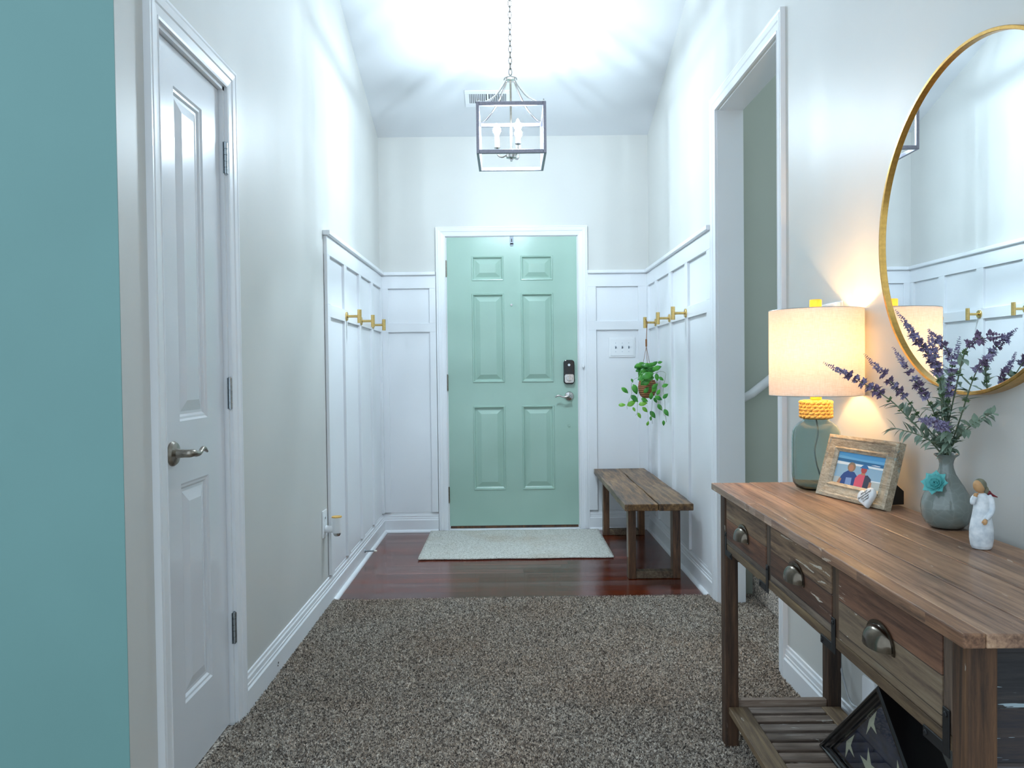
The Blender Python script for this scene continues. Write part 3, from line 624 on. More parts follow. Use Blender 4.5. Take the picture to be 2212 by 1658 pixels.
# ------------------------------------------------------------------ lantern
LX, LY = 0.0355, 4.05
ln = thing('pendant_lantern', 'open square pewter lantern hanging on a chain from the ceiling', 'pendant light', (LX, LY, 2.235))
hw, b = 0.178, 0.0115; H0, H1 = 0.0, 0.262
m = MB()
for sx in (-1, 1):
    for sy in (-1, 1):
        x0, x1 = sorted((sx*hw, sx*(hw-0.016))); y0, y1 = sorted((sy*hw, sy*(hw-0.016))); m.box(x0, x1, y0, y1, H0, H1)
for z0 in (H0, H1-0.020):
    hgt = 0.020
    for s_ in (-1, 1):
        y0, y1 = sorted((s_*hw, s_*(hw-0.014))); m.box(-hw+0.016, hw-0.016, y0, y1, z0, z0+hgt)
        m.box(y0, y1, -hw+0.016, hw-0.016, z0, z0+hgt)
m.build('cage_frame', 'lantern', ln, bevel=0.0015, seg=1)
for sx in (-1, 1):
    for sy in (-1, 1):
        m = MB(); m.tube([(sx*(hw-0.012), sy*(hw-0.012), H1), (sx*(hw-0.012), sy*(hw-0.012), H1+0.014)], [0.004, 0.003], 8)
        P = bez([(sx*(hw-0.008), sy*(hw-0.008), H1+0.002), (sx*0.135, sy*0.135, H1+0.010), (sx*0.085, sy*0.085, H1+0.055), (sx*0.045, sy*0.045, H1+0.120), (sx*0.021, sy*0.021, H1+0.172)], 7)
        m.tube(P, 0.0055, 8); m.build('arm', 'chrome', ln, smooth=50)
m = MB(); m.lathe([(0.0, 0.428), (0.012, 0.428), (0.030, 0.431), (0.036, 0.436), (0.036, 0.441), (0.030, 0.444), (0.012, 0.446), (0.006, 0.452), (0.006, 0.462), (0.0, 0.462)], (0, 0, 0), 28); m.build('crown', 'chrome', ln, smooth=30)
m = MB(); m.tube([(0, 0, 0.06), (0, 0, 0.43)], 0.0055, 12); m.build('stem', 'nickel', ln, smooth=40)
m = MB(); m.lathe([(0.0, 0.005), (0.006, 0.007), (0.007, 0.016), (0.012, 0.019), (0.027, 0.024), (0.027, 0.055), (0.024, 0.058), (0.006, 0.060), (0, 0.060)], (0, 0, 0), 26); m.build('hub', 'chrome', ln, smooth=30)
for k in range(3):
    a = math.radians(178+120*k); ca, sa = math.cos(a), math.sin(a)
    m = MB(); m.tube(bez([(ca*.025, sa*.025, .040), (ca*.050, sa*.050, .030), (ca*.072, sa*.072, .042), (ca*.075, sa*.075, .075)], 6), 0.0045, 8)
    m.lathe([(0.0, 0.072), (0.013, 0.074), (0.016, 0.080), (0.0, 0.081)], (ca*.075, sa*.075, 0), 18); arm = m.build('candle_arm', 'chrome', ln, smooth=40)
    m = MB(); m.lathe([(0.012, 0.081), (0.012, 0.135), (0.0, 0.135)], (ca*.075, sa*.075, 0), 18); m.build('candle_sleeve', 'plastic', arm, smooth=40)
    m = MB(); m.lathe([(0.006, 0.135), (0.013, 0.150), (0.0165, 0.165), (0.013, 0.185), (0.005, 0.205), (0.0, 0.210)], (ca*.075, sa*.075, 0), 16); m.build('candle_bulb', 'bulb', arm, smooth=60)
    light_point('lantern_bulb_light', (LX+ca*.075, LY+sa*.075, 2.235+0.172), LANTERN_W, (0.70, 0.87, 1.0), 0.02).visible_camera = True
m = MB()
zt_ = 2.235+0.462; ztop = ctop(LY); nl = int((ztop-0.03-zt_)/0.030)
for k in range(nl):
    c = 0.462+0.014+k*0.030; pts = []
    for j in range(17):
        a = 2*PI*j/16; x = 0.0085*math.cos(a); z = 0.0205*math.sin(a)
        pts.append((x, 0, c+z) if k % 2 == 0 else (0.25*x, x, c+z))
    m.tube(pts, 0.0018, 6, False)
m.build('chain', 'pewter', ln, smooth=50)
m = MB(); m.lathe([(0.0, -0.035), (0.02, -0.03), (0.055, -0.012), (0.062, 0.006), (0.062, 0.03)], (0, 0, ztop-2.235), 28); m.build('canopy', 'chrome', ln, smooth=30)
# ------------------------------------------------------------------ round mirror
mr = thing('round_mirror', 'round mirror in thin gold frame on wall above console', 'mirror', (XR, 1.615, 1.449))
R_ = 0.374
def ring(mb, prof, n=128):
    vs = []; fs = []; q = len(prof)
    for k in range(n):
        a = 2*PI*k/n
        for (r, c) in prof: vs.append((-c, r*math.cos(a), r*math.sin(a)))
    for k in range(n):
        for i in range(q): fs.append((k*q+i, k*q+(i+1) % q, ((k+1) % n)*q+(i+1) % q, ((k+1) % n)*q+i))
    mb.add(vs, fs)
m = MB(); ring(m, [(R_, 0.0), (R_, 0.027), (R_-0.001, 0.028), (R_-0.007, 0.028), (R_-0.008, 0.027), (R_-0.008, 0.0)]); m.build('frame', 'gold', mr, smooth=30)
m = MB(); n = 128; m.add([(-0.020, (R_-.008)*math.cos(2*PI*k/n), (R_-.008)*math.sin(2*PI*k/n)) for k in range(n)], [tuple(range(n))]); m.build('glass', 'mirror', mr)
# ------------------------------------------------------------------ console table (local x = depth from the front edge, local y = -distance from far end)
TZ = 0.79
ct = thing('console_table', 'reclaimed wood console table with three drawers on the right wall', 'table', (0.615, 2.294, 0.0), -0.01901)
def tb(mb, w0, w1, u0, u1, z0, z1): mb.box(w0, w1, -u1, -u0, z0, z1)
for (w0, w1, cuts) in [(0.0, 0.030, (0.0, 0.36, 0.845, 1.315)), (0.031, 0.112, (0.0, 1.315)), (0.113, 0.205, (0.0, 1.315)), (0.206, 0.296, (0.0, 1.315)), (0.297, 0.374, (0.0, 0.70, 1.315))]:
    for i in range(len(cuts)-1):
        m = MB(); dz = random.uniform(-.0008, .0006)
        n = 10; u0, u1 = cuts[i]+(0.0006 if i else 0), cuts[i+1]
        for k in range(n):
            ua, ub = u0+(u1-u0)*k/n, u0+(u1-u0)*(k+1)/n
            ja = 0.0016*noise.noise(Vector((ua*9, w0*50, 1))) if w0 == 0 else 0; jb = 0.0016*noise.noise(Vector((ub*9, w0*50, 1))) if w0 == 0 else 0
            vs = [(w0+ja, -ua, 0.770), (w0+jb, -ub, 0.770), (w1, -ub, 0.770), (w1, -ua, 0.770), (w0+ja, -ua, TZ+dz), (w0+jb, -ub, TZ+dz), (w1, -ub, TZ+dz), (w1, -ua, TZ+dz)]
            fs = [(0, 1, 2, 3), (4, 7, 6, 5), (0, 4, 5, 1), (3, 2, 6, 7)]
            if k == 0: fs.append((0, 3, 7, 4))
            if k == n-1: fs.append((1, 5, 6, 2))
            m.add(vs, fs)
        m.build('top_board', 'top', ct, bevel=0.0022, clean=True)
for (w0, w1) in ((0.022, 0.062), (0.325, 0.365)):
    for (u0, u1) in ((0.021, 0.064), (1.249, 1.289)):
        m = MB(); tb(m, w0, w1, u0, u1, 0.012, 0.770); m.build('leg', 'leg', ct, bevel=0.003)
m = MB()
tb(m, 0.026, 0.044, 0.064, 1.249, 0.598, 0.620); tb(m, 0.026, 0.044, 0.064, 1.249, 0.760, 0.770); m.build('front_rail', 'rail', ct, bevel=0.002)
for (u0, u1) in ((0.064, 0.075), (0.437, 0.470), (0.832, 0.864), (1.220, 1.249)):
    m = MB(); tb(m, 0.027, 0.044, u0, u1, 0.620, 0.760); m.build('divider', 'leg', ct, bevel=0.001)
m = MB(); tb(m, 0.325, 0.340, 0.064, 1.249, 0.591, 0.770); m.build('back_panel', 'recl', ct)
m = MB(); tb(m, 0.046, 0.324, 0.066, 1.247, 0.600, 0.606); m.build('bottom_panel', 'recl', ct)
for (u0, u1) in ((0.034, 0.050), (1.262, 1.278)):
    m = MB(); tb(m, 0.062, 0.325, u0, u1, 0.560, 0.770); m.build('side_panel', 'sidep', ct)
m = MB(); tb(m, 0.062, 0.325, 1.250, 1.270, 0.10, 0.1499)
def cup_pull(parent, u, z):
    m = MB(); na, nb = 20, 8; vs = []; fs = []
    for ro in (0.0, -0.0015):
        for j in range(nb+1):
            bb = PI/2*j/nb
            for i in range(na+1):
                a = PI*i/na; x_ = 0.044+ro; vs.append((-0.0245*math.sin(a)**0.8*math.sin(bb)*(1+ro*20)-0.001, -(u+x_*math.cos(a)*(1-0.12*math.sin(bb))), z+(0.035+ro)*math.sin(a)**0.75*math.cos(bb)**0.8))
    q = na+1
    for L in (0, 1):
        o_ = L*(nb+1)*q
        for j in range(nb):
            for i in range(na): fs.append((o_+j*q+i, o_+j*q+i+1, o_+(j+1)*q+i+1, o_+(j+1)*q+i))
    m.add(vs, fs)
    pr = []
    for i in range(na+1): a = PI*i/na; pr.append((0.050*math.cos(a), 0.042*math.sin(a)**0.75-0.001))
    for i in range(na):
        m.add([(-0.0012, -(u+pr[i][0]), z+pr[i][1]), (-0.0012, -(u+pr[i+1][0]), z+pr[i+1][1]), (-0.0012, -(u+pr[i+1][0]*.86), z+pr[i+1][1]*.86), (-0.0012, -(u+pr[i][0]*.86), z+pr[i][1]*.86), (-0.0032, -(u+pr[i][0]), z+pr[i][1]), (-0.0032, -(u+pr[i+1][0]), z+pr[i+1][1]), (-0.0032, -(u+pr[i+1][0]*.86), z+pr[i+1][1]*.86), (-0.0032, -(u+pr[i][0]*.86), z+pr[i][1]*.86)], [(4, 5, 6, 7), (0, 1, 5, 4), (3, 7, 6, 2)])
    return m
for (u0, u1) in ((0.0765, 0.4355), (0.4715, 0.8305), (0.8655, 1.2185)):
    m = MB(); tb(m, 0.025, 0.042, u0, u1, 0.6215, 0.7585); dr = m.build('drawer', 'recl', ct, bevel=0.0015)
    cu = (u0+u1)/2-0.006
    pm = cup_pull(dr, cu, 0.672); pl = pm.build('cup_pull', 'pewter', dr, smooth=50); pl.location = (0.0246, 0, 0)
def bracket(u, sgn):
    m = MB(); W_ = 0.0235
    tb(m, W_, 0.0262, *sorted((u, u-sgn*0.017)), 0.586, 0.655); tb(m, W_, 0.0262, *sorted((u-sgn*0.017, u-sgn*0.070)), 0.586, 0.604)
    for (uu, zz) in ((u-sgn*0.0085, 0.646), (u-sgn*0.061, 0.595)):
        m.tube([(W_, -uu, zz), (W_-0.0025, -uu, zz)], [0.0052, 0.003], 10)
    m.build('corner_bracket', 'blackmetal', ct, bevel=0.001, seg=1)
bracket(0.455, 1); bracket(0.850, 1); bracket(1.240, 1); bracket(0.060, -1)
# shelf
m = MB(); tb(m, 0.030, 0.086, 0.070, 1.245, 0.115, 0.135); m.build('shelf_border', 'rail', ct, bevel=0.002)
m = MB(); tb(m, 0.302, 0.358, 0.070, 1.245, 0.115, 0.135); m.build('shelf_border', 'rail', ct, bevel=0.002)
for u in (0.036, 1.262):
    m = MB(); tb(m, 0.062, 0.325, u, u+0.020, 0.108, 0.149); m.build('shelf_rail', 'slat', ct, bevel=0.002)
u = 0.071
while u < 1.20:
    m = MB(); tb(m, 0.0865, 0.3015, u, u+0.037, 0.118, 0.1345); m.build('slat', 'slat', ct, bevel=0.0015, seg=1); u += 0.0532
# ------------------------------------------------------------------ lamp
LPX, LPY = 0.876, 2.150
lp = thing('table_lamp', 'lit table lamp with white drum shade and grey green glass jar base', 'lamp', (LPX, LPY, TZ))
JP = [(0.0, 0.0), (0.040, 0.0), (0.054, 0.006), (0.0625, 0.020), (0.0655, 0.040), (0.0665, 0.09), (0.0665, 0.145), (0.064, 0.165), (0.057, 0.180), (0.046, 0.190), (0.036, 0.196), (0.034, 0.206)]
inner = [(max(r-0.0028, 0.0), z+(0.006 if i < 3 else 0.0)-(0.002 if 8 < i < 11 else 0)) for i, (r, z) in enumerate(JP)]
m = MB(); m.lathe(JP+inner[::-1], (0, 0, 0), 48); m.build('glass_base', 'jar', lp, smooth=60)
m = MB()
for k in range(5):
    zc = 0.2085+0.0095*k; n = 9
    for s_ in (0, 1):
        pts = []
        for j in range(73):
            a = 2*PI*j/72; ph = a*n+s_*PI+k*0.9
            pts.append(((0.0395+0.003*math.cos(ph))*math.cos(a), (0.0395+0.003*math.cos(ph))*math.sin(a), zc+0.0024*math.sin(ph)))
        m.tube(pts, [0.0036+0.0012*abs(math.sin(j/72*PI*n*2+k)) for j in range(73)], 7, False)
m.build('rope_collar', 'rope', lp, smooth=60)
m = MB(); m.lathe([(0.0, 0.200), (0.035, 0.200), (0.035, 0.254), (0.0, 0.254)], (0, 0, 0), 28); m.build('neck_cap', 'rope', lp)
m = MB(); m.lathe([(0.0, 0.2545), (0.0155, 0.2545), (0.0155, 0.285), (0.0, 0.285)], (0, 0, 0), 24); m.build('neck', 'amber', lp, bevel=0.002)
m = MB(); m.lathe([(0.0, 0.285), (0.014, 0.285), (0.017, 0.330), (0.0, 0.330)], (0, 0, 0), 20); m.build('socket', 'brass', lp)
m = MB(); m.lathe([(0.012, 0.331), (0.022, 0.350), (0.029, 0.375), (0.022, 0.398), (0.0, 0.405)], (0, 0, 0), 20); m.build('bulb', 'lampbulb', lp, smooth=60)
RS, Z0, Z1 = 0.1265, 0.268, 0.508
m = MB(); m.lathe([(RS, Z0), (RS, Z0+0.02), (RS, (Z0+Z1)/2), (RS, Z1-0.02), (RS, Z1), (RS-0.0014, Z1), (RS-0.0014, Z0)], (0, 0, 0), 96, closed=True); m.build('lamp_shade', 'shade', lp, smooth=40)
m = MB()
for z in (Z0, Z1): m.tube([((RS-.0008)*math.cos(a*2*PI/96), (RS-.0008)*math.sin(a*2*PI/96), z) for a in range(97)], 0.0010, 6, False)
for k in range(3):
    a = k*2*PI/3+0.4; m.tube([(0, 0, Z1-0.004), ((RS-.002)*math.cos(a), (RS-.002)*math.sin(a), Z1-0.002)], 0.0015, 6)
for s_ in (-1, 1): m.tube(bez([(s_*0.012, 0, 0.335), (s_*0.045, 0, 0.375), (s_*0.045, 0, 0.43), (0, 0, Z1-0.006)], 6), 0.0016, 6)
m.build('shade_wire', 'steel', lp)
m = MB(); m.lathe([(0.0, Z1-0.005), (0.0165, Z1-0.005), (0.0165, Z1+0.030), (0.0, Z1+0.030)], (0, 0, 0), 24); m.build('finial', 'amber', lp, bevel=0.002)
m = MB(); m.tube(bez([(0.0, 0, 0.20), (0.004, -0.004, 0.16), (-0.004, 0.0, 0.11), (0.006, 0.004, 0.06), (0.03, 0.02, 0.012)], 8), 0.0024, 8); m.build('inner_cord', 'cordm', lp, smooth=True)
m = MB(); m.tube(bez([(0.05, 0.03, 0.008), (0.085, 0.045, 0.004), (0.110, 0.05, 0.004), (0.1165, 0.045, -0.03), (0.116, 0.075, -0.2), (0.113, 0.085, -0.40), (0.105, 0.085, -0.52), (0.100, 0.05, -0.575), (0.098, 0.0, -0.615), (0.105, -0.05, -0.610)], 8), 0.003, 8); m.build('power_cord', 'cordm', lp, smooth=True)
light_point('lamp_bulb_light', (LPX, LPY, TZ+0.385), LAMP_W, (1.0, 0.64, 0.30), 0.028)
# ------------------------------------------------------------------ picture frame
FW, FH, TILT = 0.262, 0.168, math.radians(16)
e = Vector((0.23265, -0.97256, 0)); nb = Vector((0.97256, 0.23265, 0)); up = Vector((0, 0, 1))*math.cos(TILT)+nb*math.sin(TILT); outn = e.cross(up); 
if outn.x > 0: outn = -outn
pf = thing('photo_frame', 'driftwood photo frame with beach snapshot on console', 'picture frame', (0.845, 2.071, TZ+0.001))
def FP(a, b, c): return tuple(e*a+up*b+outn*c)
MB_ = MB(); prof = [(0.0, -0.016), (0.0, 0.004), (0.008, 0.006), (0.012, 0.003), (0.016, 0.003), (0.030, 0.000), (0.034, 0.003), (0.042, -0.004), (0.042, -0.008)]
pr = None
for ins, dep in prof:
    r = [FP(ins, ins, dep), FP(FW-ins, ins, dep), FP(FW-ins, FH-ins, dep), FP(ins, FH-ins, dep)]
    if pr:
        for k in range(4): MB_.add([pr[k], pr[(k+1) % 4], r[(k+1) % 4], r[k]], [(0, 1, 2, 3)])
    pr = r
MB_.add([FP(0, 0, -0.016), FP(FW, 0, -0.016), FP(FW, FH, -0.016), FP(0, FH, -0.016)], [(0, 1, 2, 3)])
MB_.build('frame', 'framew', pf, clean=True)
m = MB(); names = ['p_sky', 'p_sky2', 'p_sea', 'p_foam', 'p_wet', 'p_sand', 'p_blue', 'p_blueprint', 'p_pink', 'p_navy', 'p_skin', 'p_blonde', 'p_cap', 'p_red']
PX0, PX1, PY0, PY1 = 0.041, FW-0.041, 0.041, FH-0.041; pw, ph = PX1-PX0, PY1-PY0
def pp(poly, mat, lay):
    m.mi = names.index(mat); m.add([FP(PX0+pw*max(0, min(1, x)), PY0+ph*max(0, min(1, y)), -0.0079+0.00012*lay) for x, y in poly], [tuple(range(len(poly)))])
def el(cx, cy, rx, ry, n=16, a0=0, a1=2*PI): return [(cx+rx*math.cos(a0+(a1-a0)*k/n), cy+ry*math.sin(a0+(a1-a0)*k/n)) for k in range(n+1 if a1-a0 < 6 else n)]
pp([(0, .78), (1, .76), (1, 1), (0, 1)], 'p_sky', 0); pp([(0, .88), (.5, .84), (1, .86), (1, .76), (0, .78)], 'p_sky2', .3)
pp([(0, .70), (1, .68), (1, .77), (0, .79)], 'p_sea', 1); pp([(0, .20), (1, .25), (1, .69), (0, .71)], 'p_wet', .6)
pp([(0, .60), (.5, .62), (1, .61), (1, .665), (.6, .675), (0, .69)], 'p_foam', 1.5); pp([(.72, .705), (.9, .70), (.9, .72), (.8, .73)], 'p_foam', 1.7)
pp([(0, 0), (1, 0), (1, .26), (0, .20)], 'p_sand', .8); pp([(.55, .22), (1, .24), (1, .27), (.7, .26)], 'p_foam', 1.2)
pp([(.12, 0), (.15, .22), (.20, .35), (.28, .44), (.42, .42), (.50, .30), (.50, 0)], 'p_blue', 2); pp([(.27, 0), (.27, .22), (.39, .24), (.40, 0)], 'p_blueprint', 2.4)
pp([(.09, 0), (.13, .18), (.18, .16), (.16, 0)], 'p_skin', 2.3); pp(el(.34, .56, .085, .15), 'p_blonde', 2.6); pp(el(.335, .54, .052, .10), 'p_skin', 2.9)
pp([(.46, 0), (.46, .25), (.52, .38), (.60, .42), (.72, .36), (.76, .2), (.74, 0)], 'p_pink', 3); pp([(.64, 0), (.65, .38), (.70, .40), (.78, .30), (.80, .12), (.76, 0)], 'p_navy', 3.2)
pp([(.75, 0), (.76, .22), (.81, .20), (.81, 0)], 'p_skin', 3.3); pp([(.56, .38), (.57, .50), (.64, .50), (.65, .38)], 'p_skin', 3.4)
pp(el(.605, .54, .06, .11), 'p_red', 3.6); pp(el(.61, .59, .075, .10, 12, 0, PI), 'p_cap', 3.9); pp([(.52, .58), (.70, .58), (.70, .60), (.52, .61)], 'p_cap', 4)
m.build('photo_print', names, pf)
m = MB(); 
def EP(a, b, c): return tuple(e*a+Vector((0, 0, 1))*b+nb*c)
m.prism([(0.022, 0.0), (0.100, 0.0), (0.100, 0.033), (0.072, 0.056), (0.050, 0.085), (0.045, 0.085)], 0.204, 0.2085, lambda a, b, c: EP(c, b, a)); m.build('easel_back', 'black', pf)
# heart stone leaning on the frame corner
hs = thing('heart_stone', 'white heart shaped stone with black writing leaning on frame', 'heart stone', tuple(Vector((0.845, 2.071, TZ))+e*0.213-nb*0.0200))
hpts = []
for k in range(48):
    t_ = 2*PI*k/48; hx = 16*math.sin(t_)**3; hy = 13*math.cos(t_)-5*math.cos(2*t_)-2*math.cos(3*t_)-math.cos(4*t_); hpts.append((hx/16*0.0285*0.68+0.32*0.026*math.sin(t_), hy/16*0.0285*0.68+0.32*0.027*math.cos(t_)))
rh = math.radians(24); hp = [(x*math.cos(rh)-y*math.sin(rh), x*math.sin(rh)+y*math.cos(rh)) for x, y in hpts]; mz = min(y for x, y in hp)
tl = math.radians(20); uh = Vector((0, 0, 1))*math.cos(tl)+nb*math.sin(tl); oh = -(nb*math.cos(tl)-Vector((0, 0, 1))*math.sin(tl))
def HP(a, b, c): return tuple(e*a+uh*(b-mz)+oh*c+Vector((0, 0, 0.001)))
m = MB(); lay = [(0.0, -0.008), (0.6, -0.0078), (0.88, -0.007), (0.97, -0.004), (1.0, 0.0), (0.98, 0.004), (0.90, 0.0075), (0.75, 0.0088), (0.0, 0.0092)]
n = len(hp); vs = []; fs = []
cx_, cy_ = sum(x for x, y in hp)/n, sum(y for x, y in hp)/n
for s_, c in lay:
    for (x, y) in hp: vs.append(HP(cx_+(x-cx_)*s_, cy_+(y-cy_)*s_, c))
for i in range(len(lay)-1):
    for k in range(n): fs.append((i*n+k, i*n+(k+1) % n, (i+1)*n+(k+1) % n, (i+1)*n+k))
m.add(vs, fs); m.build('stone', 'stone', hs, smooth=60, clean=True)
def text_mesh(txt, size, mp, parent, mat, name='lettering', shear=0.35, ang=0.0, ox=0, oy=0, space=1.0):
    cu = bpy.data.curves.new(name, 'FONT'); cu.body = txt; cu.size = size; cu.align_x = 'CENTER'; cu.shear = shear; cu.resolution_u = 3; cu.space_line = space; cu.offset = size*0.012
    o = bpy.data.objects.new('tmp', cu); COL.objects.link(o); dg = bpy.context.evaluated_depsgraph_get(); me = bpy.data.meshes.new_from_object(o.evaluated_get(dg)); bpy.data.objects.remove(o)
    ca, sa = math.cos(ang), math.sin(ang)
    for v in me.vertices:
        x, y = v.co.x*ca-v.co.y*sa+ox, v.co.x*sa+v.co.y*ca+oy; v.co = mp(x, y)
    me.materials.clear(); me.materials.append(MAT[mat]); q = bpy.data.objects.new(name, me); COL.objects.link(q); q.parent = parent; return q
text_mesh('Always\nRemembered\nForever\nLoved', 0.0080, lambda a, b: HP(a, b, 0.0094), hs, 'ink', shear=0.4, ang=math.radians(40), ox=-0.0035, oy=0.0060, space=0.85)
# ------------------------------------------------------------------ vase
VX, VY = 0.943, 1.625
vs_ = thing('vase', 'grey crackle ceramic bottle vase with aqua succulent blossom', 'vase', (VX, VY, TZ))
VP = [(0.0, 0.0), (0.024, 0.0), (0.034, 0.003), (0.042, 0.011), (0.0475, 0.024), (0.050, 0.041), (0.0485, 0.056), (0.0430, 0.073), (0.034, 0.090), (0.0245, 0.105), (0.0182, 0.116), (0.0142, 0.129), (0.0134, 0.137), (0.0148, 0.144), (0.0180, 0.151), (0.0240, 0.156), (0.0250, 0.1575), (0.0238, 0.1585), (0.0165, 0.1525), (0.012, 0.142), (0.011, 0.13), (0.010, 0.11), (0.0, 0.10)]
m = MB(); m.lathe(VP, (0, 0, 0), 56); m.build('body', 'ceramic', vs_, smooth=60)
m = MB(); fc = Vector((-0.0330, -0.0215, 0.096)); fn = Vector((-0.72, -0.50, 0.48)).normalized(); fa = fn.cross(Vector((0, 0, 1))).normalized(); fb = fn.cross(fa)
def petal(ang, L, w, lift, base):
    d = fa*math.cos(ang)+fb*math.sin(ang); s_ = d.cross(fn); pts = []
    N = 7
    rows = []
    for i in range(N):
        t = i/(N-1); ww = w*math.sin(PI*min(1, 0.12+0.88*t))**0.7*(1.0 if t < .6 else 1-(t-.6)*1.6) if i < N-1 else 0.0006
        c = fc+d*(base+L*t*math.cos(lift*(0.6+0.6*t)))+fn*(L*t*math.sin(lift*(0.6+0.6*t))+0.002)
        rows.append([c-s_*ww+fn*ww*0.5, c-s_*ww*.5+fn*ww*.1, c-fn*0.001, c+s_*ww*.5+fn*ww*.1, c+s_*ww+fn*ww*0.5])
    vs = [p for r in rows for p in r]; vs += [p-fn*0.0018 for p in vs]
    K = 5*N; fs = []
    for i in range(N-1):
        for j in range(4): a = i*5+j; fs += [(a, a+1, a+6, a+5), (K+a, K+a+5, K+a+6, K+a+1)]
        for a, b2 in ((i*5, i*5+5), (i*5+9, i*5+4)): fs.append((a, b2, K+b2, K+a))
    fs.append((N*5-5, N*5-1, K+N*5-1, K+N*5-5)); m.add(vs, fs)
for (cnt, L, w, lift, base) in ((8, 0.027, 0.0100, 0.35, 0.003), (7, 0.022, 0.0085, 0.70, 0.002), (6, 0.016, 0.0062, 1.0, 0.002), (4, 0.010, 0.0040, 1.25, 0.001)):
    for k in range(cnt): petal(2*PI*k/cnt+cnt*0.4, L, w, lift, base)
m.build('succulent_blossom', 'aqua', vs_, smooth=50)
# ------------------------------------------------------------------ lavender
def leaf(mb, p, d, L, w, bend=0.15, n=5, fold=0.25):
    d = Vector(d).normalized(); s = d.cross(Vector((0, 0, 1)))
    if s.length < .05: s = d.cross(Vector((0, 1, 0)))
    s.normalize(); u_ = s.cross(d).normalized(); vs = []
    for i in range(n+1):
        t = i/n; ww = w*math.sin(PI*(0.06+0.94*t)**0.85) if i < n else 0.0002
        c = Vector(p)+d*(L*t)-u_*(bend*L*t*t); vs += [c-s*ww+u_*ww*fold, c, c+s*ww+u_*ww*fold]
    mb.add(vs, [(3*i+j, 3*i+j+1, 3*i+j+4, 3*i+j+3) for i in range(n) for j in (0, 1)])
ST = {'S1':[(0.694, 1.66, 1.148), (0.817, 1.65, 1.077), (0.872, 1.64, 1.023)],
'S2':[(0.811, 1.72, 1.166), (0.883, 1.68, 1.069), (0.908, 1.65, 1.012)],
'S3':[(0.815, 1.6, 1.178), (0.891, 1.61, 1.071), (0.921, 1.62, 1.014)],
'S4':[(0.801, 1.56, 1.253), (0.893, 1.58, 1.138), (0.918, 1.6, 1.059)],
'S5':[(0.835, 1.5, 1.21), (0.872, 1.53, 1.124), (0.905, 1.57, 1.051)],
'S6':[(0.890, 1.60, 1.215), (0.945, 1.61, 1.152), (0.940, 1.62, 1.068)],
'S7':[(0.909, 1.52, 1.195), (0.905, 1.55, 1.079), (0.92, 1.58, 1.026)],
'S8':[(0.921, 1.40, 1.195), (0.880, 1.44, 1.178), (0.911, 1.54, 1.081)],
'S9':[(0.798, 1.47, 1.035), (0.884, 1.53, 1.014), (0.92, 1.58, 0.983)],
'S10':[(0.799, 1.6, 1.01), (0.86, 1.6, 0.996), (0.91, 1.61, 0.972)],
'S11':[(0.947, 1.46, 1.049), (0.931, 1.5, 1.027), (0.942, 1.58, 0.987)],
'S12':[(0.929, 1.44, 1.159), (0.919, 1.48, 1.128), (0.935, 1.56, 1.032)]}
LB = {'S1': 'lavender spray reaching furthest left across the lamp shade', 'S2': 'lavender spray tipping just right of the lamp shade', 'S3': 'lavender spray beside the lower left mirror rim', 'S4': 'tallest lavender spray with tip over reflected lamp shade',
 'S5': 'upright thick lilac lavender spray left of vase centre', 'S6': 'lavender spray with slim purple tip leaning left before mirror', 'S7': 'upright lavender spray straight above the vase mouth', 'S8': 'plum lavender spray arching over to the right',
 'S9': 'short pale lavender spray lying low over the leaves', 'S10': 'low sprig of grey green leaves reaching left towards photo frame', 'S11': 'thin leafy sprig reaching right from the vase', 'S12': 'lavender spray rightmost of the bouquet'}
rl = random.Random(11)
def blossom(mb, c, d, size, n):
    size *= 0.85
    for k in range(int(n*1.5)):
        a = rl.uniform(0, 2*PI); s = d.cross(Vector((0.3, 0.5, 0.8))).normalized(); t2 = d.cross(s)
        o_ = (s*math.cos(a)+t2*math.sin(a)); q = (o_+d*rl.uniform(-.1, .9)).normalized()
        p = c+o_*size*0.25
        leaf(mb, p, q, size*rl.uniform(.7, 1.2), size*rl.uniform(.28, .42), rl.uniform(-.4, .4), 3, 0.5)
        mb.ellipsoid(p+q*size*.35, (size*.22,)*3, 5, 3)
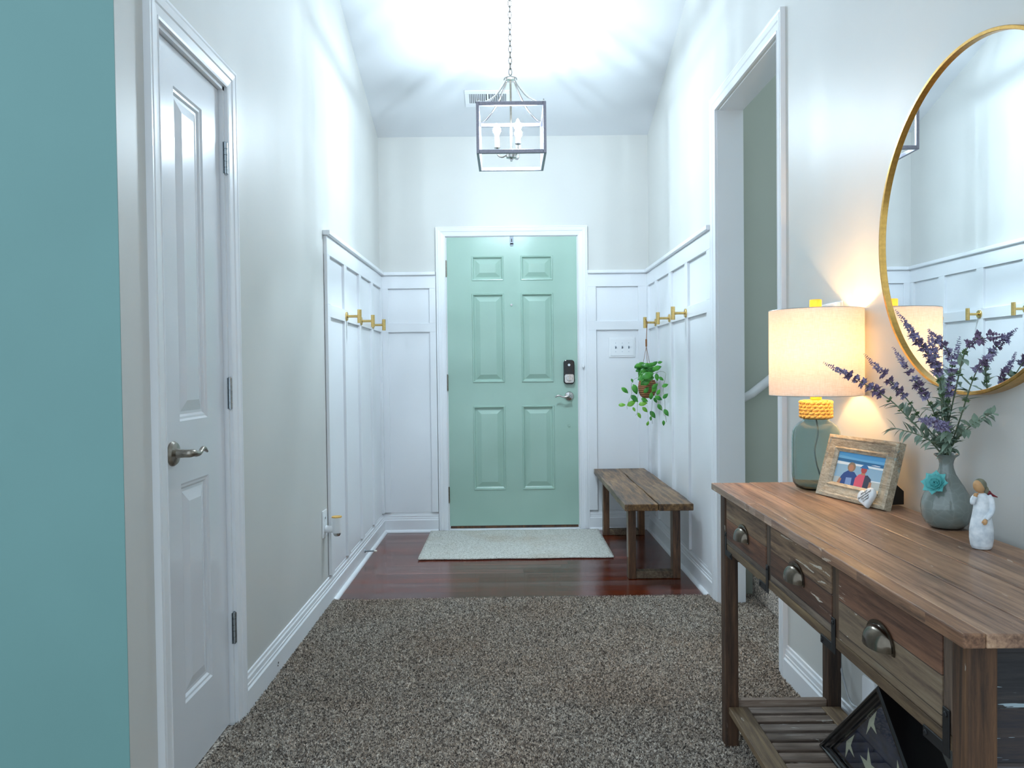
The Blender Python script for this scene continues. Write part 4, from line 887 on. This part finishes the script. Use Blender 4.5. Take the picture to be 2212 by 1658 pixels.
for key, (tip, fbp, mid) in ST.items():
    root = thing('lavender_stem', LB[key], 'artificial flower', (VX, VY, TZ+0.10), 0, 'lavender sprays in the vase')
    org = Vector((VX, VY, TZ+0.10)); j = rl.uniform(0, 2*PI); mouth = Vector((VX+0.008*math.cos(j), VY+0.008*math.sin(j), TZ+0.155)); foot = Vector((VX+0.003*math.cos(j), VY+0.003*math.sin(j), TZ+0.115))
    tip, fbp, mid = Vector(tip), Vector(fbp), Vector(mid)
    P = bez([foot, mouth, mid, fbp, tip], 14); P = [p-org for p in P]; n = len(P)
    m = MB(); m.tube(P[:-8], [0.0019-0.0010*i/n for i in range(n-8)], 6); m.build('stem', 'stemg', root, smooth=True)
    i_f = 42
    if key not in ('S10', 'S11'):
        m = MB(); Lf = (tip-fbp).length; steps = max(8, int(Lf/0.0040))
        for k in range(steps):
            t = k/(steps-1); idx = i_f+t*(n-1-i_f); a = int(idx); fr = idx-a; p = P[a].lerp(P[min(a+1, n-1)], fr); d = (P[min(a+1, n-1)]-P[max(a-1, 0)]).normalized()
            if t > 0.62:
                s = 0.0068*(1-t)/0.38+0.0024; m.mi = 0
                blossom(m, p, d, s*1.15, 5)
            elif k % 4 == 0:
                m.mi = 0 if key in ('S5', 'S9', 'S7') or rl.random() < .5 else 1
                blossom(m, p, d, rl.uniform(0.012, 0.0155), 11 if key != 'S5' else 15)
            elif rl.random() < .55:
                m.mi = 1; blossom(m, p, d, 0.0080, 5)
        m.build('blossoms', ['lav', 'lav2'] if key != 'S8' else ['lav2', 'lav2'], root, smooth=50)
        for bi_ in (i_f-3, i_f-9): m = MB(); blossom(m, P[bi_], (P[bi_+1]-P[bi_-1]).normalized(), 0.0085, 9); m.build('green_bud', 'bud', root, smooth=50)
    m = MB(); hi = n-2 if key in ('S10', 'S11') else 38
    for i in range(17, hi, 2 if key not in ('S9',) else 1):
        for s_ in (0, 1):
            d = (P[i+1]-P[i-1]).normalized(); a = rl.uniform(0, 2*PI); o_ = d.cross(Vector((math.cos(a), math.sin(a), .2))).normalized(); q = (d*0.75+o_).normalized()
            leaf(m, P[i], q, rl.uniform(.018, .034)*(1.0 if key != 'S11' else .7), rl.uniform(.0042, .0070), rl.uniform(-.1, .5), 5)
    lim = 0.972-org.x
    m.v = [(min(v[0], lim), v[1], v[2]) for v in m.v]
    m.build('leaves', 'leafg', root, smooth=60)
# ------------------------------------------------------------------ figurine
fg = thing('figurine', 'small white dressed girl figurine beside the vase', 'figurine', (0.898, 1.432, TZ+0.0005), math.radians(-28))
m = MB()
m.lathe([(0.0, 0.0), (0.0155, 0.0), (0.0185, 0.006), (0.0205, 0.020), (0.0205, 0.034), (0.0190, 0.048), (0.0160, 0.064), (0.0138, 0.078), (0.0130, 0.090), (0.0118, 0.100), (0.0070, 0.106), (0.0, 0.107)], (0, 0, 0), 28, 1.0, 0.8)
m.tube(bez([(0.0110, -.001, 0.102), (0.0160, -.001, 0.093), (0.0175, -0.002, 0.078), (0.0145, -0.008, 0.068), (0.0065, -0.0145, 0.058)], 5), [0.0050]*6+[0.0050]*6+[0.0046]*6+[0.0040]*3, 10)
m.tube(bez([(-0.0100, -.002, 0.101), (-0.0150, -0.004, 0.094), (-0.0155, -0.010, 0.087), (-0.0125, -0.013, 0.096), (-0.011, -0.0125, 0.100)], 5), 0.0040, 10)
dr = m.build('dress', 'dress', fg); rm = dr.modifiers.new('r', 'REMESH'); rm.mode = 'VOXEL'; rm.voxel_size = 0.0009; rm.use_smooth_shade = True
sm = dr.modifiers.new('s', 'SMOOTH'); sm.iterations = 6; sm.factor = 0.6
m = MB(); hc = Vector((-0.0045, -0.004, 0.1185)); rot = Matrix.Rotation(math.radians(-20), 3, 'Y') @ Matrix.Rotation(math.radians(22), 3, 'X')
m.ellipsoid(hc, (0.0098, 0.0105, 0.0130), 20, 14, rot); m.tube([(0, 0, 0.103), (-0.002, -0.001, 0.113)], 0.0050, 14); m.build('head', 'skin', fg, smooth=True)
m = MB(); m.ellipsoid(hc+Vector((0.0022, 0.0028, 0.0028)), (0.0112, 0.0112, 0.0124), 20, 14, rot); m.ellipsoid((0.0070, 0.007, 0.1100), (0.0058, 0.0060, 0.0090), 12, 10); m.build('hair', 'hair', fg, smooth=True)
m = MB(); m.ellipsoid((0.0045, -0.0165, 0.0540), (0.0042, 0.0036, 0.0052), 12, 8); 
for k in range(4): m.tube([(0.0025+k*0.0014, -0.0185, 0.0525), (0.0015+k*0.0014, -0.0185, 0.0480+0.0006*abs(k-1.5))], [0.0010, 0.0007], 6)
m.tube([(0.0010, -0.0165, 0.0550), (-0.0005, -0.0180, 0.0515)], [0.0012, 0.0008], 6); m.build('hand', 'skin', fg, smooth=True)
m = MB(); m.ellipsoid((-0.0105, -0.0120, 0.1025), (0.0036, 0.0036, 0.0046), 12, 8)
for k in range(4): m.tube([(-0.0085, -0.0125-0.0006*k, 0.1035+0.0008*k), (-0.0060, -0.0110-0.0004*k, 0.1045+0.0008*k)], [0.0009, 0.0007], 6)
m.build('hand', 'skin', fg, smooth=True)
m = MB(); m.tube(bez([(0.0060, 0.006, 0.1085), (0.0120, 0.009, 0.1050), (0.0180, 0.010, 0.1015), (0.0270, 0.012, 0.0975)], 5), [0.0022+0.0030*math.sin(PI*min(1, i/9)) if i < 9 else 0.0026*(1-(i-9)/7) + 0.0004 for i in range(16)], 10); m.build('ornament', 'darkred', fg, smooth=True)
# white card at the frame's right edge
m = MB(); m.box(-0.002, 0.002, -0.05, 0.05, 0.0, 0.030)
wb = thing('small_white_block', 'white block corner at right edge of the console top', 'block', (0.9505, 1.246, TZ+0.0005), math.radians(-75))
m = MB(); m.box(-0.045, 0.045, -0.0225, 0.0, 0.0, 0.026); m.build('block', 'white_board', wb, bevel=0.001)
# ------------------------------------------------------------------ flag case on the shelf
fz = 0.1362
fcz = thing('flag_case', 'black triangular display case holding folded navy flag with stars', 'display case', (0.615+0.202, 2.294-0.0038, fz), -0.01901)
U0, U1, UA, ZA = 0.300, 0.972, 0.636, 0.300
def TP(u, z, c): return (c, -u, z)   # c: depth
tri = [(U0, 0.0), (UA, ZA), (U1, 0.0)]
def inset(tr, dd):
    # offset triangle inwards by dd
    out = []; n_ = 3
    lines = []
    for i in range(3):
        (x0, y0), (x1, y1) = tr[i], tr[(i+1) % 3]; L_ = math.hypot(x1-x0, y1-y0); nx_, ny_ = (y1-y0)/L_, -(x1-x0)/L_
        cx0, cy0 = sum(p[0] for p in tr)/3, sum(p[1] for p in tr)/3
        if (cx0-x0)*nx_+(cy0-y0)*ny_ < 0: nx_, ny_ = -nx_, -ny_
        lines.append((nx_, ny_, nx_*x0+ny_*y0+dd))
    for i in range(3):
        a1, b1, c1 = lines[i-1]; a2, b2, c2 = lines[i]; det = a1*b2-a2*b1; out.append(((c1*b2-c2*b1)/det, (a1*c2-a2*c1)/det))
    return out
m = MB(); pr = None
for ins, dep in [(0.0, 0.085), (0.0, 0.004), (0.005, 0.0), (0.010, 0.0), (0.012, 0.004), (0.018, 0.004), (0.022, 0.008), (0.026, 0.008), (0.028, 0.016)]:
    r = [TP(a, b_, dep) for a, b_ in inset(tri, ins)]
    if pr:
        for k in range(3): m.add([pr[k], pr[(k+1) % 3], r[(k+1) % 3], r[k]], [(0, 1, 2, 3)])
    pr = r
m.add([TP(a, b_, 0.085) for a, b_ in tri], [(0, 1, 2)])
m.build('case', 'blackgloss', fcz, clean=True)
m = MB(); it = inset(tri, 0.0275); m.add([TP(a, b_, 0.022) for a, b_ in it], [(0, 1, 2)])
m.mi = 1
def star(cu, cz, R, rot_):
    pts = []
    for k in range(10):
        rr_ = R if k % 2 == 0 else R*0.382; a = rot_+PI/2+k*PI/5; pts.append(TP(cu+rr_*math.cos(a), cz+rr_*math.sin(a), 0.0212))
    m.add([TP(cu, cz, 0.0212)]+pts, [(0, i+1, (i+1) % 10+1) for i in range(10)])
def star_poly(pts, c):
    m.add([TP(c[0], c[1]-fz, 0.0212)]+[TP(a, b_-fz, 0.0212) for a, b_ in pts], [(0, i+1, (i+1) % len(pts)+1) for i in range(len(pts))])
star_poly([(0.595, 0.361), (0.557, 0.323), (0.541, 0.280), (0.566, 0.312), (0.595, 0.307), (0.581, 0.325)], (0.570, 0.322))
star_poly([(0.480, 0.251), (0.433, 0.211), (0.427, 0.167), (0.448, 0.200), (0.479, 0.194), (0.459, 0.214)], (0.452, 0.209))
star(0.558, 0.070, 0.050, 0.12); star(0.700, 0.115, 0.048, 0.25); star(0.690, 0.040, 0.045, 0.6)
m.build('folded_flag', ['flagblue', 'star'], fcz)
m = MB(); m.add([TP(a, b_, 0.012) for a, b_ in it]+[TP(a, b_, 0.014) for a, b_ in it], [(0, 1, 2), (5, 4, 3), (0, 3, 4, 1), (1, 4, 5, 2), (2, 5, 3, 0)]); m.build('glass', 'clear', fcz)
# ------------------------------------------------------------------ hanging plant
HXp, HYp = 0.922, 5.000
hp_ = thing('hanging_plant', 'trailing green plant in woven pot hanging from right coat hook', 'plant', (HXp, HYp, 0.94))
m = MB(); m.lathe([(0.0, 0.0), (0.030, 0.0), (0.048, 0.018), (0.058, 0.045), (0.060, 0.075), (0.055, 0.105), (0.050, 0.118), (0.046, 0.118), (0.050, 0.09), (0.0, 0.085)], (0, 0, 0), 32); m.build('woven_pot', 'basket', hp_, smooth=60)
m = MB(); m.tube([(0, 0.008, 0.497), (-0.012, 0.010, 0.512), (-0.006, 0.006, 0.520), (0.004, 0.0, 0.500), (-0.004, 0, 0.365)], 0.0022, 6); m.lathe([(0.0, 0.335), (0.006, 0.340), (0.006, 0.385), (0.0, 0.39)], (-0.004, 0, 0), 10)
for k in range(3):
    a = 0.5+k*2*PI/3; m.tube([(-0.004, 0, 0.34), (0.049*math.cos(a), 0.049*math.sin(a), 0.116)], 0.0014, 6)
m.build('twine_hanger', 'twine', hp_)
LEAVES = [(0.902, 4.98, 1.156, 0.055, 0), (0.891, 4.98, 1.153, 0.04, 10), (0.955, 4.969, 1.165, 0.048, -35), (0.956, 4.787, 1.172, 0.032, -10), (0.905, 4.98, 1.092, 0.088, -18), (0.955, 4.876, 1.137, 0.061, -20), (0.939, 4.98, 1.13, 0.055, 10), (0.884, 4.98, 1.12, 0.044, -5), (0.955, 4.895, 1.078, 0.05, 80), (0.887, 4.98, 1.05, 0.066, -45), (0.955, 4.735, 1.071, 0.038, 35), (0.901, 4.98, 1.039, 0.044, -30), (0.819, 4.98, 1.056, 0.029, 70), (0.837, 4.98, 0.999, 0.073, 70), (0.772, 4.98, 0.993, 0.059, 40), (0.834, 4.98, 0.939, 0.066, 45), (0.751, 4.98, 0.898, 0.048, 0), (0.814, 4.98, 0.908, 0.066, -30), (0.83, 4.98, 0.867, 0.033, 60), (0.865, 4.98, 0.826, 0.044, 60), (0.9, 4.98, 0.929, 0.051, 25), (0.889, 4.98, 0.905, 0.059, -10), (0.901, 4.98, 0.995, 0.051, -50), (0.954, 4.978, 1.005, 0.055, -60), (0.932, 4.98, 0.958, 0.051, -80), (0.954, 4.796, 0.985, 0.042, -60), (0.954, 4.895, 0.928, 0.04, 60), (0.954, 4.787, 0.947, 0.053, 25), (0.902, 4.98, 0.864, 0.048, 45), (0.953, 4.978, 0.831, 0.059, 55), (0.939, 4.98, 0.805, 0.031, 90), (0.919, 4.98, 0.774, 0.033, -70), (0.954, 4.752, 0.89, 0.049, 55), (0.955, 4.594, 1.032, 0.044, -20), (0.955, 4.586, 0.968, 0.044, -40), (0.954, 4.562, 0.868, 0.05, 60), (0.953, 4.639, 0.8, 0.034, 90), (0.954, 4.95, 1.021, 0.051, -40), (0.92, 4.98, 1.064, 0.048, -10), (0.865, 4.98, 1.069, 0.048, -15)]
VINES = [[(0.955, 4.978, 1.097), (0.835, 4.98, 1.065), (0.813, 4.98, 1.011), (0.814, 4.98, 0.966), (0.786, 4.98, 0.897), (0.786, 4.98, 0.868)], [(0.887, 4.98, 1.064), (0.857, 4.98, 0.951), (0.853, 4.98, 0.907), (0.852, 4.98, 0.848), (0.841, 4.98, 0.827)], [(0.938, 4.96, 1.064), (0.938, 4.92, 0.972), (0.939, 4.93, 0.899), (0.938, 4.94, 0.825), (0.943, 4.94, 0.774)], [(0.925, 4.98, 1.082), (0.955, 4.787, 1.112), (0.956, 4.602, 1.11), (0.955, 4.578, 1.086), (0.955, 4.651, 1.003), (0.954, 4.602, 0.95), (0.954, 4.594, 0.883), (0.953, 4.554, 0.811)], [(0.940, 4.96, 1.072), (0.954, 4.895, 0.953), (0.954, 4.805, 0.921), (0.954, 4.667, 0.874), (0.954, 4.618, 0.847)]]
orgp = Vector((HXp, HYp, 0.94))
def big_leaf(mb, x, y, z, L, a, fy):
    a = math.radians(a); d = Vector((math.cos(a), rl.uniform(-.15, .15), -math.sin(a))).normalized(); nrm = Vector((0.15*rl.uniform(-1, 1), -1, 0.25+0.2*rl.uniform(-1, 1))); s = d.cross(nrm).normalized(); u_ = s.cross(d)
    if u_.y > 0: u_ = -u_
    c0 = Vector((x, y+fy, z))-d*L/2-orgp; vs = []; n_ = 8
    for i in range(n_+1):
        t = i/n_; ww = L*0.27*math.sin(PI*t**0.8)**0.85 if 0 < i < n_ else 0.0004
        c = c0+d*L*t-u_*(0.10*L*(2*t-1)**2); vs += [c-s*ww-u_*ww*.12, c-s*ww*.5+u_*ww*.10, c, c+s*ww*.5+u_*ww*.10, c+s*ww-u_*ww*.12]
    vs = [Vector((min(v.x, 0.981-HXp), v.y, v.z)) for v in vs]
    mb.add(vs, [(5*i+j, 5*i+j+1, 5*i+j+6, 5*i+j+5) for i in range(n_) for j in range(4)])
m = MB()
for i, (x, y, z, L, a) in enumerate(LEAVES[:12]+LEAVES[37:]): m.mi = 0; big_leaf(m, min(x, .95), y, z, L, a, -0.075+rl.uniform(-.02, .02))
for k in range(28): m.mi = 0; big_leaf(m, 0.90+rl.uniform(-.03, .05), 5.0, 1.10+rl.uniform(-.04, .06), rl.uniform(.045, .072), rl.uniform(-60, 200), rl.uniform(-.06, .05))
m.build('foliage', ['plant', 'plantlight'], hp_, smooth=60)
assign = [[12, 13, 14, 16, 17], [15, 18, 19, 22], [20, 21, 24, 28, 29, 30, 31], [33, 34, 35, 36], [23, 25, 26, 27, 32]]
for vi, pts in enumerate(VINES):
    m = MB(); m.mi = 0; m.tube([p-orgp for p in bez(pts, 6)], 0.0011, 6)
    m.mi = 1
    for i in assign[vi]:
        x, y, z, L, a = LEAVES[i]; m.mi = 2 if z < 0.92 and x < .93 else 1; big_leaf(m, x, y, z, L, a, -0.066 if i in (22, 24, 23) else -0.008)
    m.build('trailing_vine', ['vine', 'plant', 'plantlight'], hp_, smooth=60)
